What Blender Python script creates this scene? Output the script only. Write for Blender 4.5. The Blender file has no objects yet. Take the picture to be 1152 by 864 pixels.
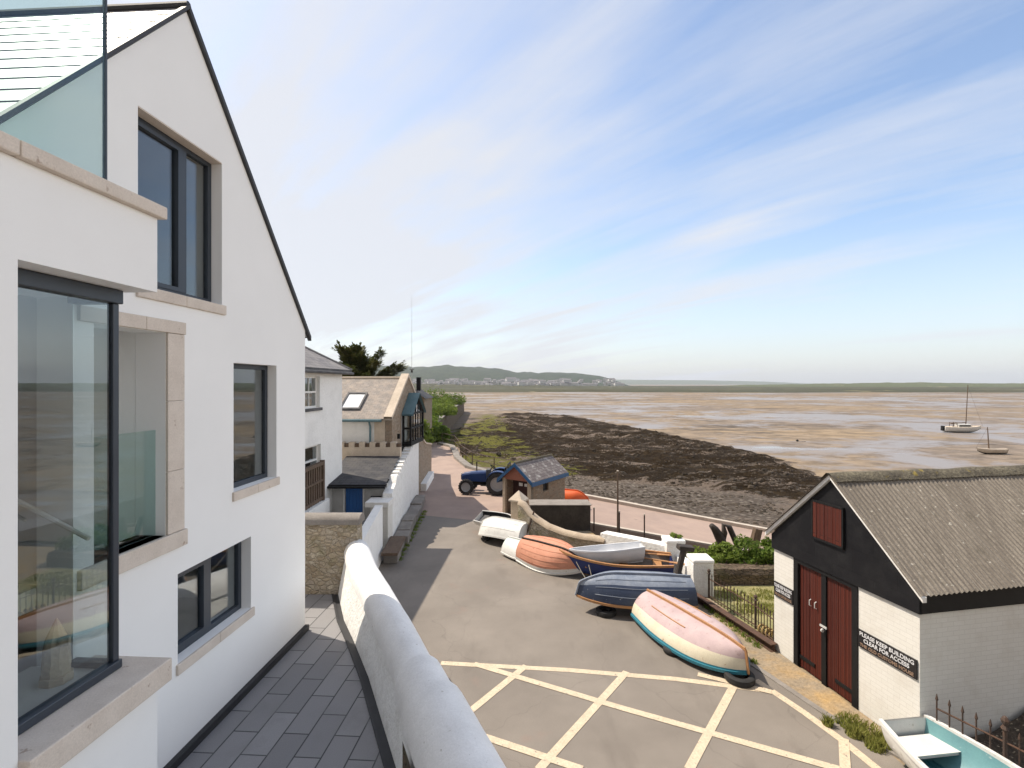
import bpy, bmesh, math, random
from math import radians as R, sin, cos, pi, sqrt
from mathutils import Vector as V, Matrix, noise
random.seed(7)
sc = bpy.context.scene
COL = sc.collection

# ------------------------------------------------------------------ camera, sky, sun, exposure
cam = bpy.data.objects.new('camera', bpy.data.cameras.new('camera'))
COL.objects.link(cam); sc.camera = cam
cam.location = (0, 0, 6.0); cam.rotation_euler = (R(90), 0, 0)
cam.data.lens = 18.0; cam.data.sensor_width = 36.0
cam.data.clip_start = .05; cam.data.clip_end = 60000

SUN_EL = R(54)
SD = V((-.90, .436, 0)).normalized()
sun_vec = V((SD.x*cos(SUN_EL), SD.y*cos(SUN_EL), sin(SUN_EL)))
sl = bpy.data.lights.new('sun', 'SUN'); sl.energy = 3.9; sl.angle = R(.53); sl.color = (1, .90, .76)
so = bpy.data.objects.new('sun', sl); COL.objects.link(so)
so.rotation_euler = sun_vec.to_track_quat('Z', 'Y').to_euler()
so.location = (0, 0, 60)

sc.view_settings.view_transform = 'Standard'; sc.view_settings.look = 'None'
sc.view_settings.exposure = .63; sc.view_settings.gamma = 1.0
sc.view_settings.use_curve_mapping = False
sc.cycles.use_denoising = True
sc.cycles.max_bounces = 8; sc.cycles.transparent_max_bounces = 16
sc.cycles.volume_bounces = 0

w = bpy.data.worlds.new('World'); sc.world = w; w.use_nodes = True
nt = w.node_tree; nt.nodes.clear()
def nd(nt, t, **kw):
    n = nt.nodes.new(t)
    for k, v in kw.items():
        if k.startswith('i_'):
            key = k[2:]
            key = int(key) if key.isdigit() else key.replace('_', ' ')
            n.inputs[key].default_value = v
        else: setattr(n, k, v)
    return n
def math_(nt, op, a, b=None, clamp=False):
    n = nt.nodes.new('ShaderNodeMath'); n.operation = op; n.use_clamp = clamp
    for i, x in enumerate((a, b)):
        if x is None: continue
        if isinstance(x, (int, float)): n.inputs[i].default_value = x
        else: nt.links.new(x, n.inputs[i])
    return n.outputs[0]
def ramp(nt, fac, stops):
    n = nt.nodes.new('ShaderNodeValToRGB'); cr = n.color_ramp
    while len(cr.elements) < len(stops): cr.elements.new(.5)
    for e, (p, c) in zip(cr.elements, stops):
        e.position = p
        e.color = (c, c, c, 1) if isinstance(c, (int, float)) else (*c, 1)
    nt.links.new(fac, n.inputs[0]); return n.outputs[0]
def mixc(nt, fac, a, b, mode='MIX'):
    n = nt.nodes.new('ShaderNodeMix'); n.data_type = 'RGBA'; n.blend_type = mode; n.clamp_factor = True
    for key, x in ((0, fac), (6, a), (7, b)):
        if isinstance(x, (int, float)) and key == 0: n.inputs[0].default_value = x
        elif isinstance(x, tuple): n.inputs[key].default_value = (*x, 1)
        else: nt.links.new(x, n.inputs[key])
    return n.outputs[2]
sky = nd(nt, 'ShaderNodeTexSky', sky_type='NISHITA', sun_disc=False)
sky.sun_elevation = SUN_EL; sky.sun_rotation = math.atan2(SD.x, SD.y)
sky.altitude = 10; sky.air_density = 1.0; sky.dust_density = 1.2; sky.ozone_density = 1.4
tc = nd(nt, 'ShaderNodeTexCoord')
sep = nd(nt, 'ShaderNodeSeparateXYZ'); nt.links.new(tc.outputs['Generated'], sep.inputs[0])
zc = math_(nt, 'MAXIMUM', sep.outputs[2], 0.0)
den = math_(nt, 'ADD', zc, .16)
px = math_(nt, 'DIVIDE', sep.outputs[0], den); py = math_(nt, 'DIVIDE', sep.outputs[1], den)
comb = nd(nt, 'ShaderNodeCombineXYZ'); nt.links.new(px, comb.inputs[0]); nt.links.new(py, comb.inputs[1])
STREAK = math.atan2(.74, -.67)
rot = nd(nt, 'ShaderNodeMapping'); rot.inputs['Rotation'].default_value = (0, 0, -STREAK)
nt.links.new(comb.outputs[0], rot.inputs[0])
def cloud(scale, sx, sy, det, dist, off):
    m = nd(nt, 'ShaderNodeMapping'); m.inputs['Scale'].default_value = (sx, sy, 1); m.inputs['Location'].default_value = (off, off*.7, off*1.3)
    nt.links.new(rot.outputs[0], m.inputs[0])
    n = nd(nt, 'ShaderNodeTexNoise', i_Scale=scale, i_Detail=det, i_Roughness=.58, i_Distortion=dist)
    nt.links.new(m.outputs[0], n.inputs['Vector']); return n.outputs[0]
c1 = cloud(.75, .55, 1.15, 7, .4, 3.1)
c2 = cloud(1.7, .30, 1.5, 9, .3, 11.4)
c3 = cloud(.35, 1, 1, 3, .2, 7.7)
c4 = cloud(3.4, .12, 2.2, 8, .25, 21.3)
s_ = math_(nt, 'ADD', math_(nt, 'MULTIPLY', c1, .50), math_(nt, 'ADD', math_(nt, 'MULTIPLY', c2, .35), math_(nt, 'MULTIPLY', c4, .15)))
s_ = math_(nt, 'ADD', s_, math_(nt, 'MULTIPLY', math_(nt, 'SUBTRACT', c3, .5), .35))
# more veil on the sun's side of the sky
side = math_(nt, 'MULTIPLY', math_(nt, 'ADD', sep.outputs[0], .05), -.13)
s_ = math_(nt, 'ADD', s_, side)
s_ = math_(nt, 'ADD', s_, math_(nt, 'MULTIPLY', math_(nt, 'MINIMUM', math_(nt, 'ADD', sep.outputs[1], .15), 0.0), .45))
mask = ramp(nt, s_, [(.385, 0.04), (.485, .45), (.585, .92)])
hz = ramp(nt, sep.outputs[2], [(0.0, .85), (.10, .5), (.30, 0.0)])
mask = math_(nt, 'MAXIMUM', mask, math_(nt, 'MULTIPLY', hz, .75))
bg1 = nd(nt, 'ShaderNodeBackground', i_Strength=.145); nt.links.new(sky.outputs[0], bg1.inputs[0])
ccol = mixc(nt, ramp(nt, sep.outputs[0], [(.0, 0.0), (.6, 1.0)]), (.525, .535, .565), (.545, .56, .60))
# unseen bright sky added on the right to fill the shaded house wall
right_fill = math_(nt, 'MULTIPLY', ramp(nt, sep.outputs[0], [(.71, 0.), (.90, 1.)]), ramp(nt, s_, [(.30, .7), (.50, 1.)]))
behind = ramp(nt, sep.outputs[1], [(-1e-6, 1.), (0.0, 0.)]) if False else ramp(nt, math_(nt, 'MULTIPLY', sep.outputs[1], -1.0), [(.05, 0.), (.45, 1.)])
ccol = mixc(nt, right_fill, ccol, (2.75, 2.72, 2.68))
ccol = mixc(nt, behind, ccol, (.36, .34, .32))  # unseen dull grey added behind the camera to dim the boathouse side wall
mask = math_(nt, 'MAXIMUM', mask, math_(nt, 'MULTIPLY', right_fill, .9)); mask = math_(nt, 'MAXIMUM', mask, math_(nt, 'MULTIPLY', behind, .85))
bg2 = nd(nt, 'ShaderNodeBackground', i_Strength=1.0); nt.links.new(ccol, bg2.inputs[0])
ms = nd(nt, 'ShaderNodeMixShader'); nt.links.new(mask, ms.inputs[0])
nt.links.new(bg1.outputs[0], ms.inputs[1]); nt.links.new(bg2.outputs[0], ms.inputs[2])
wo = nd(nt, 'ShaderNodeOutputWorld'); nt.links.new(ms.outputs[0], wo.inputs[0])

# ------------------------------------------------------------------ materials
def base_mat(name):
    m = bpy.data.materials.new(name); m.use_nodes = True
    nt = m.node_tree; return m, nt, nt.nodes['Principled BSDF']
def coords(nt, uv=False, scale=(1, 1, 1), rot=(0, 0, 0)):
    t = nd(nt, 'ShaderNodeTexCoord'); mp = nd(nt, 'ShaderNodeMapping')
    mp.inputs['Scale'].default_value = scale; mp.inputs['Rotation'].default_value = rot
    nt.links.new(t.outputs['UV' if uv else 'Object'], mp.inputs[0]); return mp.outputs[0]
def nz(nt, vec, scale, det=5, rough=.6, dist=0):
    n = nd(nt, 'ShaderNodeTexNoise', i_Scale=scale, i_Detail=det, i_Roughness=rough, i_Distortion=dist)
    nt.links.new(vec, n.inputs['Vector']); return n.outputs[0]
def bump(nt, b, h, strength, dist=.02):
    n = nd(nt, 'ShaderNodeBump', i_Strength=strength, i_Distance=dist)
    nt.links.new(h, n.inputs['Height']); nt.links.new(n.outputs[0], b.inputs['Normal'])
def pm(name, c, rough=.8, c2=None, ns=2.0, fine=.12, fs=40, bmp=.0, bs=60, metal=0, spec=.4, stretch=(1, 1, 1), lo=.35, hi=.68, bd=.01, spots=None):
    m, nt, b = base_mat(name); vec = coords(nt, scale=stretch)
    if c2 is None: c2 = tuple(x*.8 for x in c)
    f = ramp(nt, nz(nt, vec, ns, 7, .62), [(lo, 0.), (hi, 1.)])
    col = mixc(nt, f, c, c2)
    if spots:
        sp = ramp(nt, nz(nt, vec, spots[1], 4, .6), [(spots[2], 0.), (spots[2]+(spots[3] if len(spots) > 3 else .06), 1.)])
        col = mixc(nt, sp, col, spots[0])
    if fine:
        g = ramp(nt, nz(nt, vec, fs, 3, .7), [(.3, 1-fine), (.7, 1+fine)])
        col = mixc(nt, 1.0, col, g, 'MULTIPLY')
    nt.links.new(col, b.inputs['Base Color'])
    b.inputs['Roughness'].default_value = rough; b.inputs['Metallic'].default_value = metal
    b.inputs['Specular IOR Level'].default_value = spec
    if bmp: bump(nt, b, nz(nt, vec, bs, 4, .65), bmp, bd)
    return m
def brickm(name, c1, c2, mc, bw, bh, ms=.01, rough=.8, bmp=.3, offset=.5, dirt=None, ds=1.2, lo=.45, hi=.75, rot=0, fine=.15, spec=.3, bd=.01, fs=60, rocky=0):
    m, nt, b = base_mat(name); vec = coords(nt, uv=True, rot=(0, 0, rot))
    wv = vec
    if rocky:
        n0 = nd(nt, 'ShaderNodeTexNoise', i_Scale=3.0, i_Detail=3); nt.links.new(vec, n0.inputs['Vector'])
        sb = nd(nt, 'ShaderNodeVectorMath', operation='MULTIPLY_ADD'); nt.links.new(n0.outputs[1], sb.inputs[0])
        sb.inputs[1].default_value = (rocky,)*3; nt.links.new(vec, sb.inputs[2]); wv = sb.outputs[0]
    br = nd(nt, 'ShaderNodeTexBrick', offset=offset); nt.links.new(wv, br.inputs['Vector'])
    br.inputs['Color1'].default_value = (*c1, 1); br.inputs['Color2'].default_value = (*c2, 1); br.inputs['Mortar'].default_value = (*mc, 1)
    br.inputs['Scale'].default_value = 1; br.inputs['Mortar Size'].default_value = ms; br.inputs['Mortar Smooth'].default_value = .2
    br.inputs['Bias'].default_value = 0; br.inputs['Brick Width'].default_value = bw; br.inputs['Row Height'].default_value = bh
    col = br.outputs[0]
    if dirt:
        f = ramp(nt, nz(nt, vec, ds, 7, .65), [(lo, 0.), (hi, 1.)]); col = mixc(nt, f, col, dirt)
    g = ramp(nt, nz(nt, vec, fs, 4, .7), [(.3, 1-fine), (.7, 1+fine)])
    col = mixc(nt, 1.0, col, g, 'MULTIPLY')
    nt.links.new(col, b.inputs['Base Color']); b.inputs['Roughness'].default_value = rough; b.inputs['Specular IOR Level'].default_value = spec
    h = math_(nt, 'ADD', math_(nt, 'SUBTRACT', 1.0, br.outputs[1]), math_(nt, 'MULTIPLY', nz(nt, vec, 25, 4), .6))
    bump(nt, b, h, bmp, bd); return m
def rubble(name, cols, mortar, sc_=4.0, asp=1.8, rough=.9, moss=None, bmp=.8, ml=.10):
    m, nt, b = base_mat(name); vec = coords(nt, uv=True)
    n0 = nd(nt, 'ShaderNodeTexNoise', i_Scale=4.0, i_Detail=3); nt.links.new(vec, n0.inputs['Vector'])
    sb = nd(nt, 'ShaderNodeVectorMath', operation='MULTIPLY_ADD'); nt.links.new(n0.outputs[1], sb.inputs[0])
    sb.inputs[1].default_value = (.16, .16, 0); nt.links.new(vec, sb.inputs[2])
    mp = nd(nt, 'ShaderNodeMapping'); mp.inputs['Scale'].default_value = (1, asp, 1); nt.links.new(sb.outputs[0], mp.inputs[0])
    vo = nd(nt, 'ShaderNodeTexVoronoi', voronoi_dimensions='2D', i_Scale=sc_); nt.links.new(mp.outputs[0], vo.inputs['Vector'])
    ve = nd(nt, 'ShaderNodeTexVoronoi', voronoi_dimensions='2D', feature='DISTANCE_TO_EDGE', i_Scale=sc_); nt.links.new(mp.outputs[0], ve.inputs['Vector'])
    sp = nd(nt, 'ShaderNodeSeparateColor'); nt.links.new(vo.outputs['Color'], sp.inputs[0])
    col = ramp(nt, sp.outputs[0], [(i/(len(cols)-1), c) for i, c in enumerate(cols)])
    e = ramp(nt, ve.outputs[0], [(.0, 1.), (ml, 0.)])
    col = mixc(nt, e, col, mortar)
    if moss:
        f = ramp(nt, nz(nt, vec, 1.6, 7, .65), [(.5, 0.), (.66, 1.)]); col = mixc(nt, f, col, moss)
    g = ramp(nt, nz(nt, vec, 30, 4, .7), [(.3, .75), (.7, 1.25)]); col = mixc(nt, 1.0, col, g, 'MULTIPLY')
    nt.links.new(col, b.inputs['Base Color']); b.inputs['Roughness'].default_value = rough; b.inputs['Specular IOR Level'].default_value = .2
    h = math_(nt, 'ADD', ramp(nt, ve.outputs[0], [(0., 0.), (.16, 1.)]), math_(nt, 'MULTIPLY', nz(nt, vec, 22, 4), .5))
    bump(nt, b, h, bmp, .03); return m
def glassm(name, tint=(.80, .86, .86), boost=1.7, rough=0.0):
    m = bpy.data.materials.new(name); m.use_nodes = True; nt = m.node_tree; nt.nodes.clear()
    t = nd(nt, 'ShaderNodeBsdfTransparent'); t.inputs[0].default_value = (*tint, 1)
    g = nd(nt, 'ShaderNodeBsdfGlossy', i_Roughness=rough); g.inputs[0].default_value = (.95, .97, 1, 1)
    lw = nd(nt, 'ShaderNodeLayerWeight', i_Blend=.5)
    f = math_(nt, 'ADD', math_(nt, 'MULTIPLY', math_(nt, 'POWER', lw.outputs[1], 5.0), .96), .04)
    f = math_(nt, 'MULTIPLY', f, boost, True)
    mx = nd(nt, 'ShaderNodeMixShader'); nt.links.new(f, mx.inputs[0]); nt.links.new(t.outputs[0], mx.inputs[1]); nt.links.new(g.outputs[0], mx.inputs[2])
    o = nd(nt, 'ShaderNodeOutputMaterial'); nt.links.new(mx.outputs[0], o.inputs[0]); return m

MT = {}
MT['render'] = pm('white_render', (.87, .865, .85), .85, (.835, .83, .815), ns=.7, fine=.015, fs=160, bmp=.12, bs=260, spec=.2)
MT['stone_trim'] = pm('limestone', (.66, .585, .51), .8, (.58, .505, .435), ns=3, fine=.10, fs=70, bmp=.2, bs=120, spec=.25, spots=((.40, .31, .25), 9, .66))
MT['alu'] = pm('grey_aluminium', (.035, .045, .06), .42, (.03, .038, .052), fine=.03, spec=.5)
MT['glass'] = glassm('window_glass', (.86, .90, .90), 2.3)
MT['screen_glass'] = glassm('screen_glass', (.80, .89, .875), 1.3)
MT['plaster'] = pm('interior_plaster', (.62, .61, .60), .9, (.57, .56, .55), fine=.02)
MT['dark_floor'] = pm('interior_floor', (.30, .26, .22), .5, (.24, .20, .17))
MT['slate_pale'] = brickm('pale_slate', (.38, .38, .39), (.46, .46, .46), (.12, .12, .13), .3, .22, .004, rough=.38, bmp=.15, spec=.7, dirt=(.52, .51, .50), ds=2.2)
MT['slate'] = brickm('grey_slate', (.17, .16, .165), (.24, .225, .22), (.06, .06, .06), .28, .2, .008, rough=.7, bmp=.4, dirt=(.30, .28, .26), ds=1.1)
MT['slate_dark'] = brickm('dark_slate', (.035, .036, .042), (.06, .058, .062), (.015, .015, .017), .32, .22, .010, rough=.75, bmp=.5, dirt=(.085, .08, .075), ds=1.8)
MT['slate_warm'] = brickm('weathered_slate', (.25, .222, .20), (.32, .285, .255), (.16, .14, .125), .22, .14, .006, rough=.8, bmp=.4, dirt=(.42, .345, .28), ds=2.6)
MT['verge'] = pm('dark_verge', (.035, .036, .04), .6, (.05, .05, .055))
MT['paver'] = brickm('slate_paver', (.205, .20, .203), (.275, .268, .27), (.050, .050, .052), .80, .335, .010, rough=.62, bmp=.4, dirt=(.20, .195, .195), ds=1.7, spec=.4, bd=.006, fs=90, lo=.5, hi=.8)
MT['limewash'] = pm('limewashed_wall', (.82, .81, .78), .9, (.72, .71, .68), ns=2.2, fine=.05, fs=40, bmp=.5, bs=14, bd=.03, spec=.2, lo=.45, hi=.75)
MT['limewash_rough'] = pm('rough_limewash', (.80, .79, .76), .9, (.66, .64, .60), ns=5, fine=.08, fs=30, bmp=.55, bs=11, bd=.05, spec=.2, lo=.48, hi=.74)
MT['cap_render'] = pm('painted_cap', (.84, .825, .80), .75, (.74, .725, .70), ns=2.2, fine=.05, fs=40, bmp=.35, bs=11, bd=.03, spec=.3, spots=((.50, .47, .42), 13, .67))
MT['drain'] = pm('drain_channel', (.022, .022, .025), .55, (.035, .035, .038))
MT['asphalt'] = None
MT['white_brick'] = brickm('painted_brick', (.66, .64, .59), (.685, .665, .62), (.60, .58, .535), .225, .078, .006, rough=.75, bmp=.22, dirt=(.55, .51, .45), ds=1.6, lo=.5, hi=.85, fine=.04)
MT['black_board'] = brickm('black_boarding', (.007, .007, .009), (.010, .010, .012), (.004, .004, .005), .9, .42, .006, rough=.6, bmp=.3, dirt=(.018, .018, .019), ds=2.5, spec=.2)
MT['black_paint'] = pm('black_paint', (.008, .008, .009), .6, (.012, .012, .012), bmp=.1, spec=.25)
MT['red_wood'] = brickm('red_stained_boards', (.060, .011, .007), (.090, .018, .010), (.015, .005, .004), 6.0, .095, .006, rough=.6, bmp=.5, rot=R(90), dirt=(.07, .018, .012), ds=2.6, spec=.3, fs=30)
MT['white_paint'] = pm('white_gloss_paint', (.78, .77, .74), .5, (.66, .64, .60), ns=6, fine=.05)
MT['rubble_tan'] = rubble('tan_rubble', [(.30, .24, .17), (.42, .35, .26), (.36, .31, .25), (.48, .42, .33)], (.40, .34, .26), 7.5, 1.5, moss=(.23, .21, .12))
MT['rubble_dark'] = rubble('dark_slate_rubble', [(.10, .075, .055), (.16, .115, .08), (.13, .10, .075), (.20, .15, .11)], (.03, .025, .02), 5.2, 3.2, moss=(.10, .09, .05))
MT['rubble_brown'] = rubble('brown_rubble', [(.24, .18, .13), (.34, .26, .19), (.28, .23, .18), (.38, .31, .24)], (.30, .25, .19), 5.0, 2.0)
MT['brick_hut'] = rubble('hut_masonry', [(.20, .14, .095), (.30, .21, .14), (.24, .19, .14), (.33, .26, .19)], (.26, .21, .16), 6.5, 2.4)
MT['tan_render'] = pm('tan_render', (.48, .39, .29), .9, (.37, .29, .21), ns=2.5, fine=.12, fs=22, bmp=.5, bs=12, bd=.03)
MT['conc'] = pm('old_concrete', (.26, .235, .21), .9, (.18, .16, .14), ns=1.8, fine=.12, fs=25, bmp=.4, bs=18, bd=.02)
MT['dark_conc'] = pm('dark_concrete', (.055, .047, .040), .9, (.03, .026, .023), ns=2, fine=.2, fs=14, bmp=.5, bs=12)  # very dark brown-grey concrete tone
MT['pale_kerb'] = pm('pale_kerb', (.52, .46, .39), .85, (.42, .36, .30), fine=.1)
MT['rust'] = pm('rusty_steel', (.10, .052, .033), .85, (.055, .032, .022), ns=6, fine=.2, bmp=.4, bs=40)
MT['iron'] = pm('weathered_iron', (.045, .032, .026), .7, (.09, .05, .033), ns=9, bmp=.2)
MT['old_wood'] = pm('weathered_timber', (.16, .11, .075), .9, (.09, .06, .042), ns=3, stretch=(6, 6, 1), fine=.2, bmp=.5, bs=20)
MT['black_wood'] = pm('tarred_timber', (.028, .022, .019), .75, (.055, .043, .035), ns=4, fine=.2, bmp=.5, bs=22)
MT['rubber'] = pm('tyre_rubber', (.016, .016, .017), .75, (.03, .029, .028), fine=.1)
MT['blue_door'] = pm('blue_door_paint', (.02, .115, .36), .5, (.018, .10, .31), ns=3)
MT['blue_barge'] = pm('blue_board_paint', (.014, .065, .16), .55, (.022, .08, .17), ns=4)
MT['teal_lead'] = pm('blue_grey_lead', (.085, .16, .185), .5, (.12, .20, .22), ns=3)
MT['grey_felt'] = pm('roofing_felt', (.065, .065, .07), .85, (.15, .145, .14), ns=2, fine=.15)
MT['pink_panel'] = pm('salmon_boarding', (.32, .125, .08), .8, (.26, .10, .065), ns=3, stretch=(1, 1, 8))
MT['dark_red'] = pm('dark_red_doors', (.05, .016, .012), .7, (.03, .012, .01))
MT['sand_floor'] = pm('grey_paint', (.55, .54, .52), .8)
MT['tan_coping'] = pm('pale_sandstone', (.60, .51, .41), .85, (.48, .40, .31), ns=3, fine=.12, bmp=.3)
MT['trunk'] = pm('bark', (.10, .07, .05), .95, (.06, .042, .03), ns=5, stretch=(1, 1, .3), bmp=.6, bs=15)
MT['rope'] = pm('pale_rope', (.45, .40, .32), .9)
MT['orange'] = pm('orange_plastic', (.72, .13, .03), .45, (.66, .11, .03))
MT['town_white'] = pm('pale_town_walls', (.62, .61, .60), .9)
MT['town_roof'] = pm('town_roofs', (.20, .19, .20), .9)

def leafm(name, c, c2, c3=None, trans=.25):
    m, nt, b = base_mat(name)
    g = nd(nt, 'ShaderNodeNewGeometry'); vec = coords(nt)
    f = ramp(nt, nz(nt, vec, 1.3, 4), [(.35, 0.), (.65, 1.)])
    col = mixc(nt, f, c, c2)
    col = mixc(nt, ramp(nt, g.outputs['Random Per Island'], [(.0, 0.), (1., .8)]), col, c3 or tuple(x*1.6 for x in c))
    nt.links.new(col, b.inputs['Base Color']); b.inputs['Roughness'].default_value = .6; b.inputs['Specular IOR Level'].default_value = .25
    tr = nd(nt, 'ShaderNodeBsdfTranslucent'); nt.links.new(col, tr.inputs[0])
    mx = nd(nt, 'ShaderNodeMixShader', i_0=trans); nt.links.new(b.outputs[0], mx.inputs[1]); nt.links.new(tr.outputs[0], mx.inputs[2])
    nt.links.new(mx.outputs[0], nt.nodes['Material Output'].inputs[0]); return m
MT['cypress'] = leafm('cypress_foliage', (.030, .052, .014), (.065, .080, .020), (.12, .11, .035), .3)
MT['bush'] = leafm('bush_foliage', (.065, .135, .015), (.12, .19, .024), (.19, .24, .045), .45)
MT['bush2'] = leafm('yellow_green_foliage', (.12, .19, .02), (.17, .23, .035), (.22, .27, .06), .45)
MT['scrub'] = leafm('dark_scrub_foliage', (.03, .06, .02), (.05, .085, .025))
MT['grass'] = leafm('grass_blades', (.16, .20, .03), (.26, .26, .07), (.34, .32, .10), .45)

def asphalt():
    m, nt, b = base_mat('worn_asphalt'); vec = coords(nt)
    f = ramp(nt, nz(nt, vec, .55, 6, .6), [(.35, 0.), (.7, 1.)])
    col = mixc(nt, f, (.184, .161, .138), (.240, .211, .181))
    st = ramp(nt, nz(nt, coords(nt, scale=(1.1, .35, 1), rot=(0, 0, .15)), 1.0, 5, .6), [(.55, 0.), (.75, 1.)])
    col = mixc(nt, math_(nt, 'MULTIPLY', st, .55), col, (.125, .107, .092))
    pk = ramp(nt, nz(nt, vec, .9, 3), [(.62, 0.), (.72, 1.)])
    col = mixc(nt, math_(nt, 'MULTIPLY', pk, .35), col, (.24, .17, .14))
    g = ramp(nt, nz(nt, vec, 110, 3, .8), [(.3, .72), (.7, 1.28)]); col = mixc(nt, 1.0, col, g, 'MULTIPLY')
    cr = nd(nt, 'ShaderNodeTexVoronoi', feature='DISTANCE_TO_EDGE', i_Scale=.34)
    n0 = nd(nt, 'ShaderNodeTexNoise', i_Scale=1.5, i_Detail=5); nt.links.new(vec, n0.inputs['Vector'])
    sb = nd(nt, 'ShaderNodeVectorMath', operation='MULTIPLY_ADD'); nt.links.new(n0.outputs[1], sb.inputs[0]); sb.inputs[1].default_value = (.9, .9, 0); nt.links.new(vec, sb.inputs[2])
    nt.links.new(sb.outputs[0], cr.inputs['Vector'])
    ck = ramp(nt, cr.outputs[0], [(0., .22), (.004, 0.)]); col = mixc(nt, ck, col, (.06, .052, .045))
    nt.links.new(col, b.inputs['Base Color']); b.inputs['Roughness'].default_value = .85; b.inputs['Specular IOR Level'].default_value = .25
    bump(nt, b, nz(nt, vec, 90, 3, .8), .35, .006); return m
MT['asphalt'] = asphalt()
MT['paint_line'] = pm('worn_cream_line', (.59, .485, .355), .8, (.50, .41, .295), ns=5, fine=.16, fs=30, spots=((.27, .235, .20), 17, .62))
MT['pink_paving'] = pm('pink_concrete', (.36, .265, .215), .85, (.29, .215, .18), ns=.9, fine=.08, fs=30, spots=((.22, .17, .145), 1.4, .66), bmp=.2)
MT['verge_ground'] = pm('gritty_verge', (.30, .235, .16), .95, (.20, .165, .12), ns=1.4, fine=.25, fs=18, bmp=.6, bs=25, bd=.02, spots=((.36, .24, .11), 1.3, .46, .22))
MT['soil'] = pm('stony_soil', (.085, .062, .042), .95, (.05, .038, .028), ns=3, fine=.35, fs=14, bmp=1.0, bs=14, bd=.05, spots=((.36, .30, .21), 16, .60))
MT['garden_soil'] = pm('garden_earth', (.30, .26, .12), .95, (.16, .16, .06), ns=2, fine=.3, fs=14, bmp=.7, bs=14)

def mudm():
    m, nt, b = base_mat('estuary_mud')
    va = coords(nt, scale=(.85, 1.0, 1), rot=(0, 0, -.12))
    big = nz(nt, va, .012, 9, .62, .5); mid = nz(nt, va, .05, 8, .66, .8)
    s = math_(nt, 'ADD', math_(nt, 'MULTIPLY', big, .42), math_(nt, 'ADD', math_(nt, 'MULTIPLY', mid, .40), math_(nt, 'MULTIPLY', nz(nt, va, .2, 8, .7, 1.0), .18)))
    wet = ramp(nt, s, [(.445, 1.), (.475, .6), (.495, 0.)])
    warm = ramp(nt, nz(nt, coords(nt, scale=(.5, 1.3, 1), rot=(0, 0, .1)), .022, 8, .62, .4), [(.44, 0.), (.56, 1.)])
    dry = mixc(nt, warm, (.190, .150, .115), (.245, .180, .112))
    ripple = ramp(nt, nz(nt, va, .30, 8, .7, .4), [(.40, .62), (.60, 1.2)])
    dry = mixc(nt, 1.0, dry, ripple, 'MULTIPLY')
    bn = nz(nt, coords(nt, scale=(.40, 1.6, 1), rot=(0, 0, .08)), .045, 9, .68, .6)
    bank = ramp(nt, bn, [(.575, 0.), (.595, .9), (.63, .9), (.66, 0.)])
    dry = mixc(nt, bank, dry, (.070, .054, .040))
    col = mixc(nt, wet, dry, (.230, .196, .172))
    pud = ramp(nt, nz(nt, coords(nt, scale=(.30, 1.3, 1)), .06, 8, .66, .5), [(.60, 0.), (.63, 1.)])
    nt.links.new(col, b.inputs['Base Color'])
    r = math_(nt, 'SUBTRACT', ramp(nt, wet, [(0., .9), (.5, .6), (1., .34)]), math_(nt, 'MULTIPLY', pud, math_(nt, 'MULTIPLY', wet, .24)))
    nt.links.new(r, b.inputs['Roughness']); b.inputs['Specular IOR Level'].default_value = .35
    bump(nt, b, nz(nt, va, 1.3, 6, .65), .12, .2); return m
MT['mud'] = mudm()
def beachm():
    m, nt, b = base_mat('rocky_foreshore'); vec = coords(nt)
    at = nd(nt, 'ShaderNodeAttribute', attribute_name='cover'); sp = nd(nt, 'ShaderNodeSeparateColor'); nt.links.new(at.outputs['Color'], sp.inputs[0])
    n1 = nz(nt, vec, .9, 7, .7); n2 = nz(nt, vec, 5, 6, .7); n3 = nz(nt, coords(nt, scale=(.35, 1.3, 1)), .8, 7, .68)
    sand = mixc(nt, ramp(nt, n1, [(.35, 0.), (.65, 1.)]), (.29, .225, .175), (.22, .18, .15))
    # shingle of pale stones
    vo = nd(nt, 'ShaderNodeTexVoronoi', i_Scale=3.2); nt.links.new(vec, vo.inputs['Vector'])
    s3 = nd(nt, 'ShaderNodeSeparateColor'); nt.links.new(vo.outputs['Color'], s3.inputs[0])
    shc = ramp(nt, s3.outputs[0], [(0., (.14, .112, .088)), (.5, (.25, .21, .17)), (1., (.42, .37, .31))])
    shc = mixc(nt, ramp(nt, vo.outputs[0], [(.25, 0.), (.6, .8)]), shc, (.10, .08, .065))
    def thr(ch, n, wid=.10):
        x = math_(nt, 'ADD', ch, math_(nt, 'MULTIPLY', math_(nt, 'SUBTRACT', n, .5), 2.4))
        return ramp(nt, x, [(.5-wid/2, 0.), (.5+wid/2, 1.)])
    col = mixc(nt, thr(sp.outputs[2], n2, .3), sand, shc)
    wc = mixc(nt, ramp(nt, n2, [(.35, 0.), (.68, 1.)]), (.014, .009, .0045), (.056, .036, .018))
    wc = mixc(nt, ramp(nt, n3, [(.54, 0.), (.64, .6)]), wc, (.100, .070, .040))
    col = mixc(nt, thr(sp.outputs[0], math_(nt, 'ADD', math_(nt, 'MULTIPLY', n3, .6), math_(nt, 'MULTIPLY', n2, .4))), col, wc)
    gc = mixc(nt, ramp(nt, n2, [(.35, 0.), (.65, 1.)]), (.100, .098, .020), (.245, .235, .060))
    col = mixc(nt, thr(sp.outputs[1], n3, .16), col, gc)
    nt.links.new(col, b.inputs['Base Color']); b.inputs['Roughness'].default_value = .85; b.inputs['Specular IOR Level'].default_value = .10
    bump(nt, b, math_(nt, 'ADD', n2, nz(nt, vec, 14, 5, .7)), 1.0, .35); return m
MT['beach'] = beachm()
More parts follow.
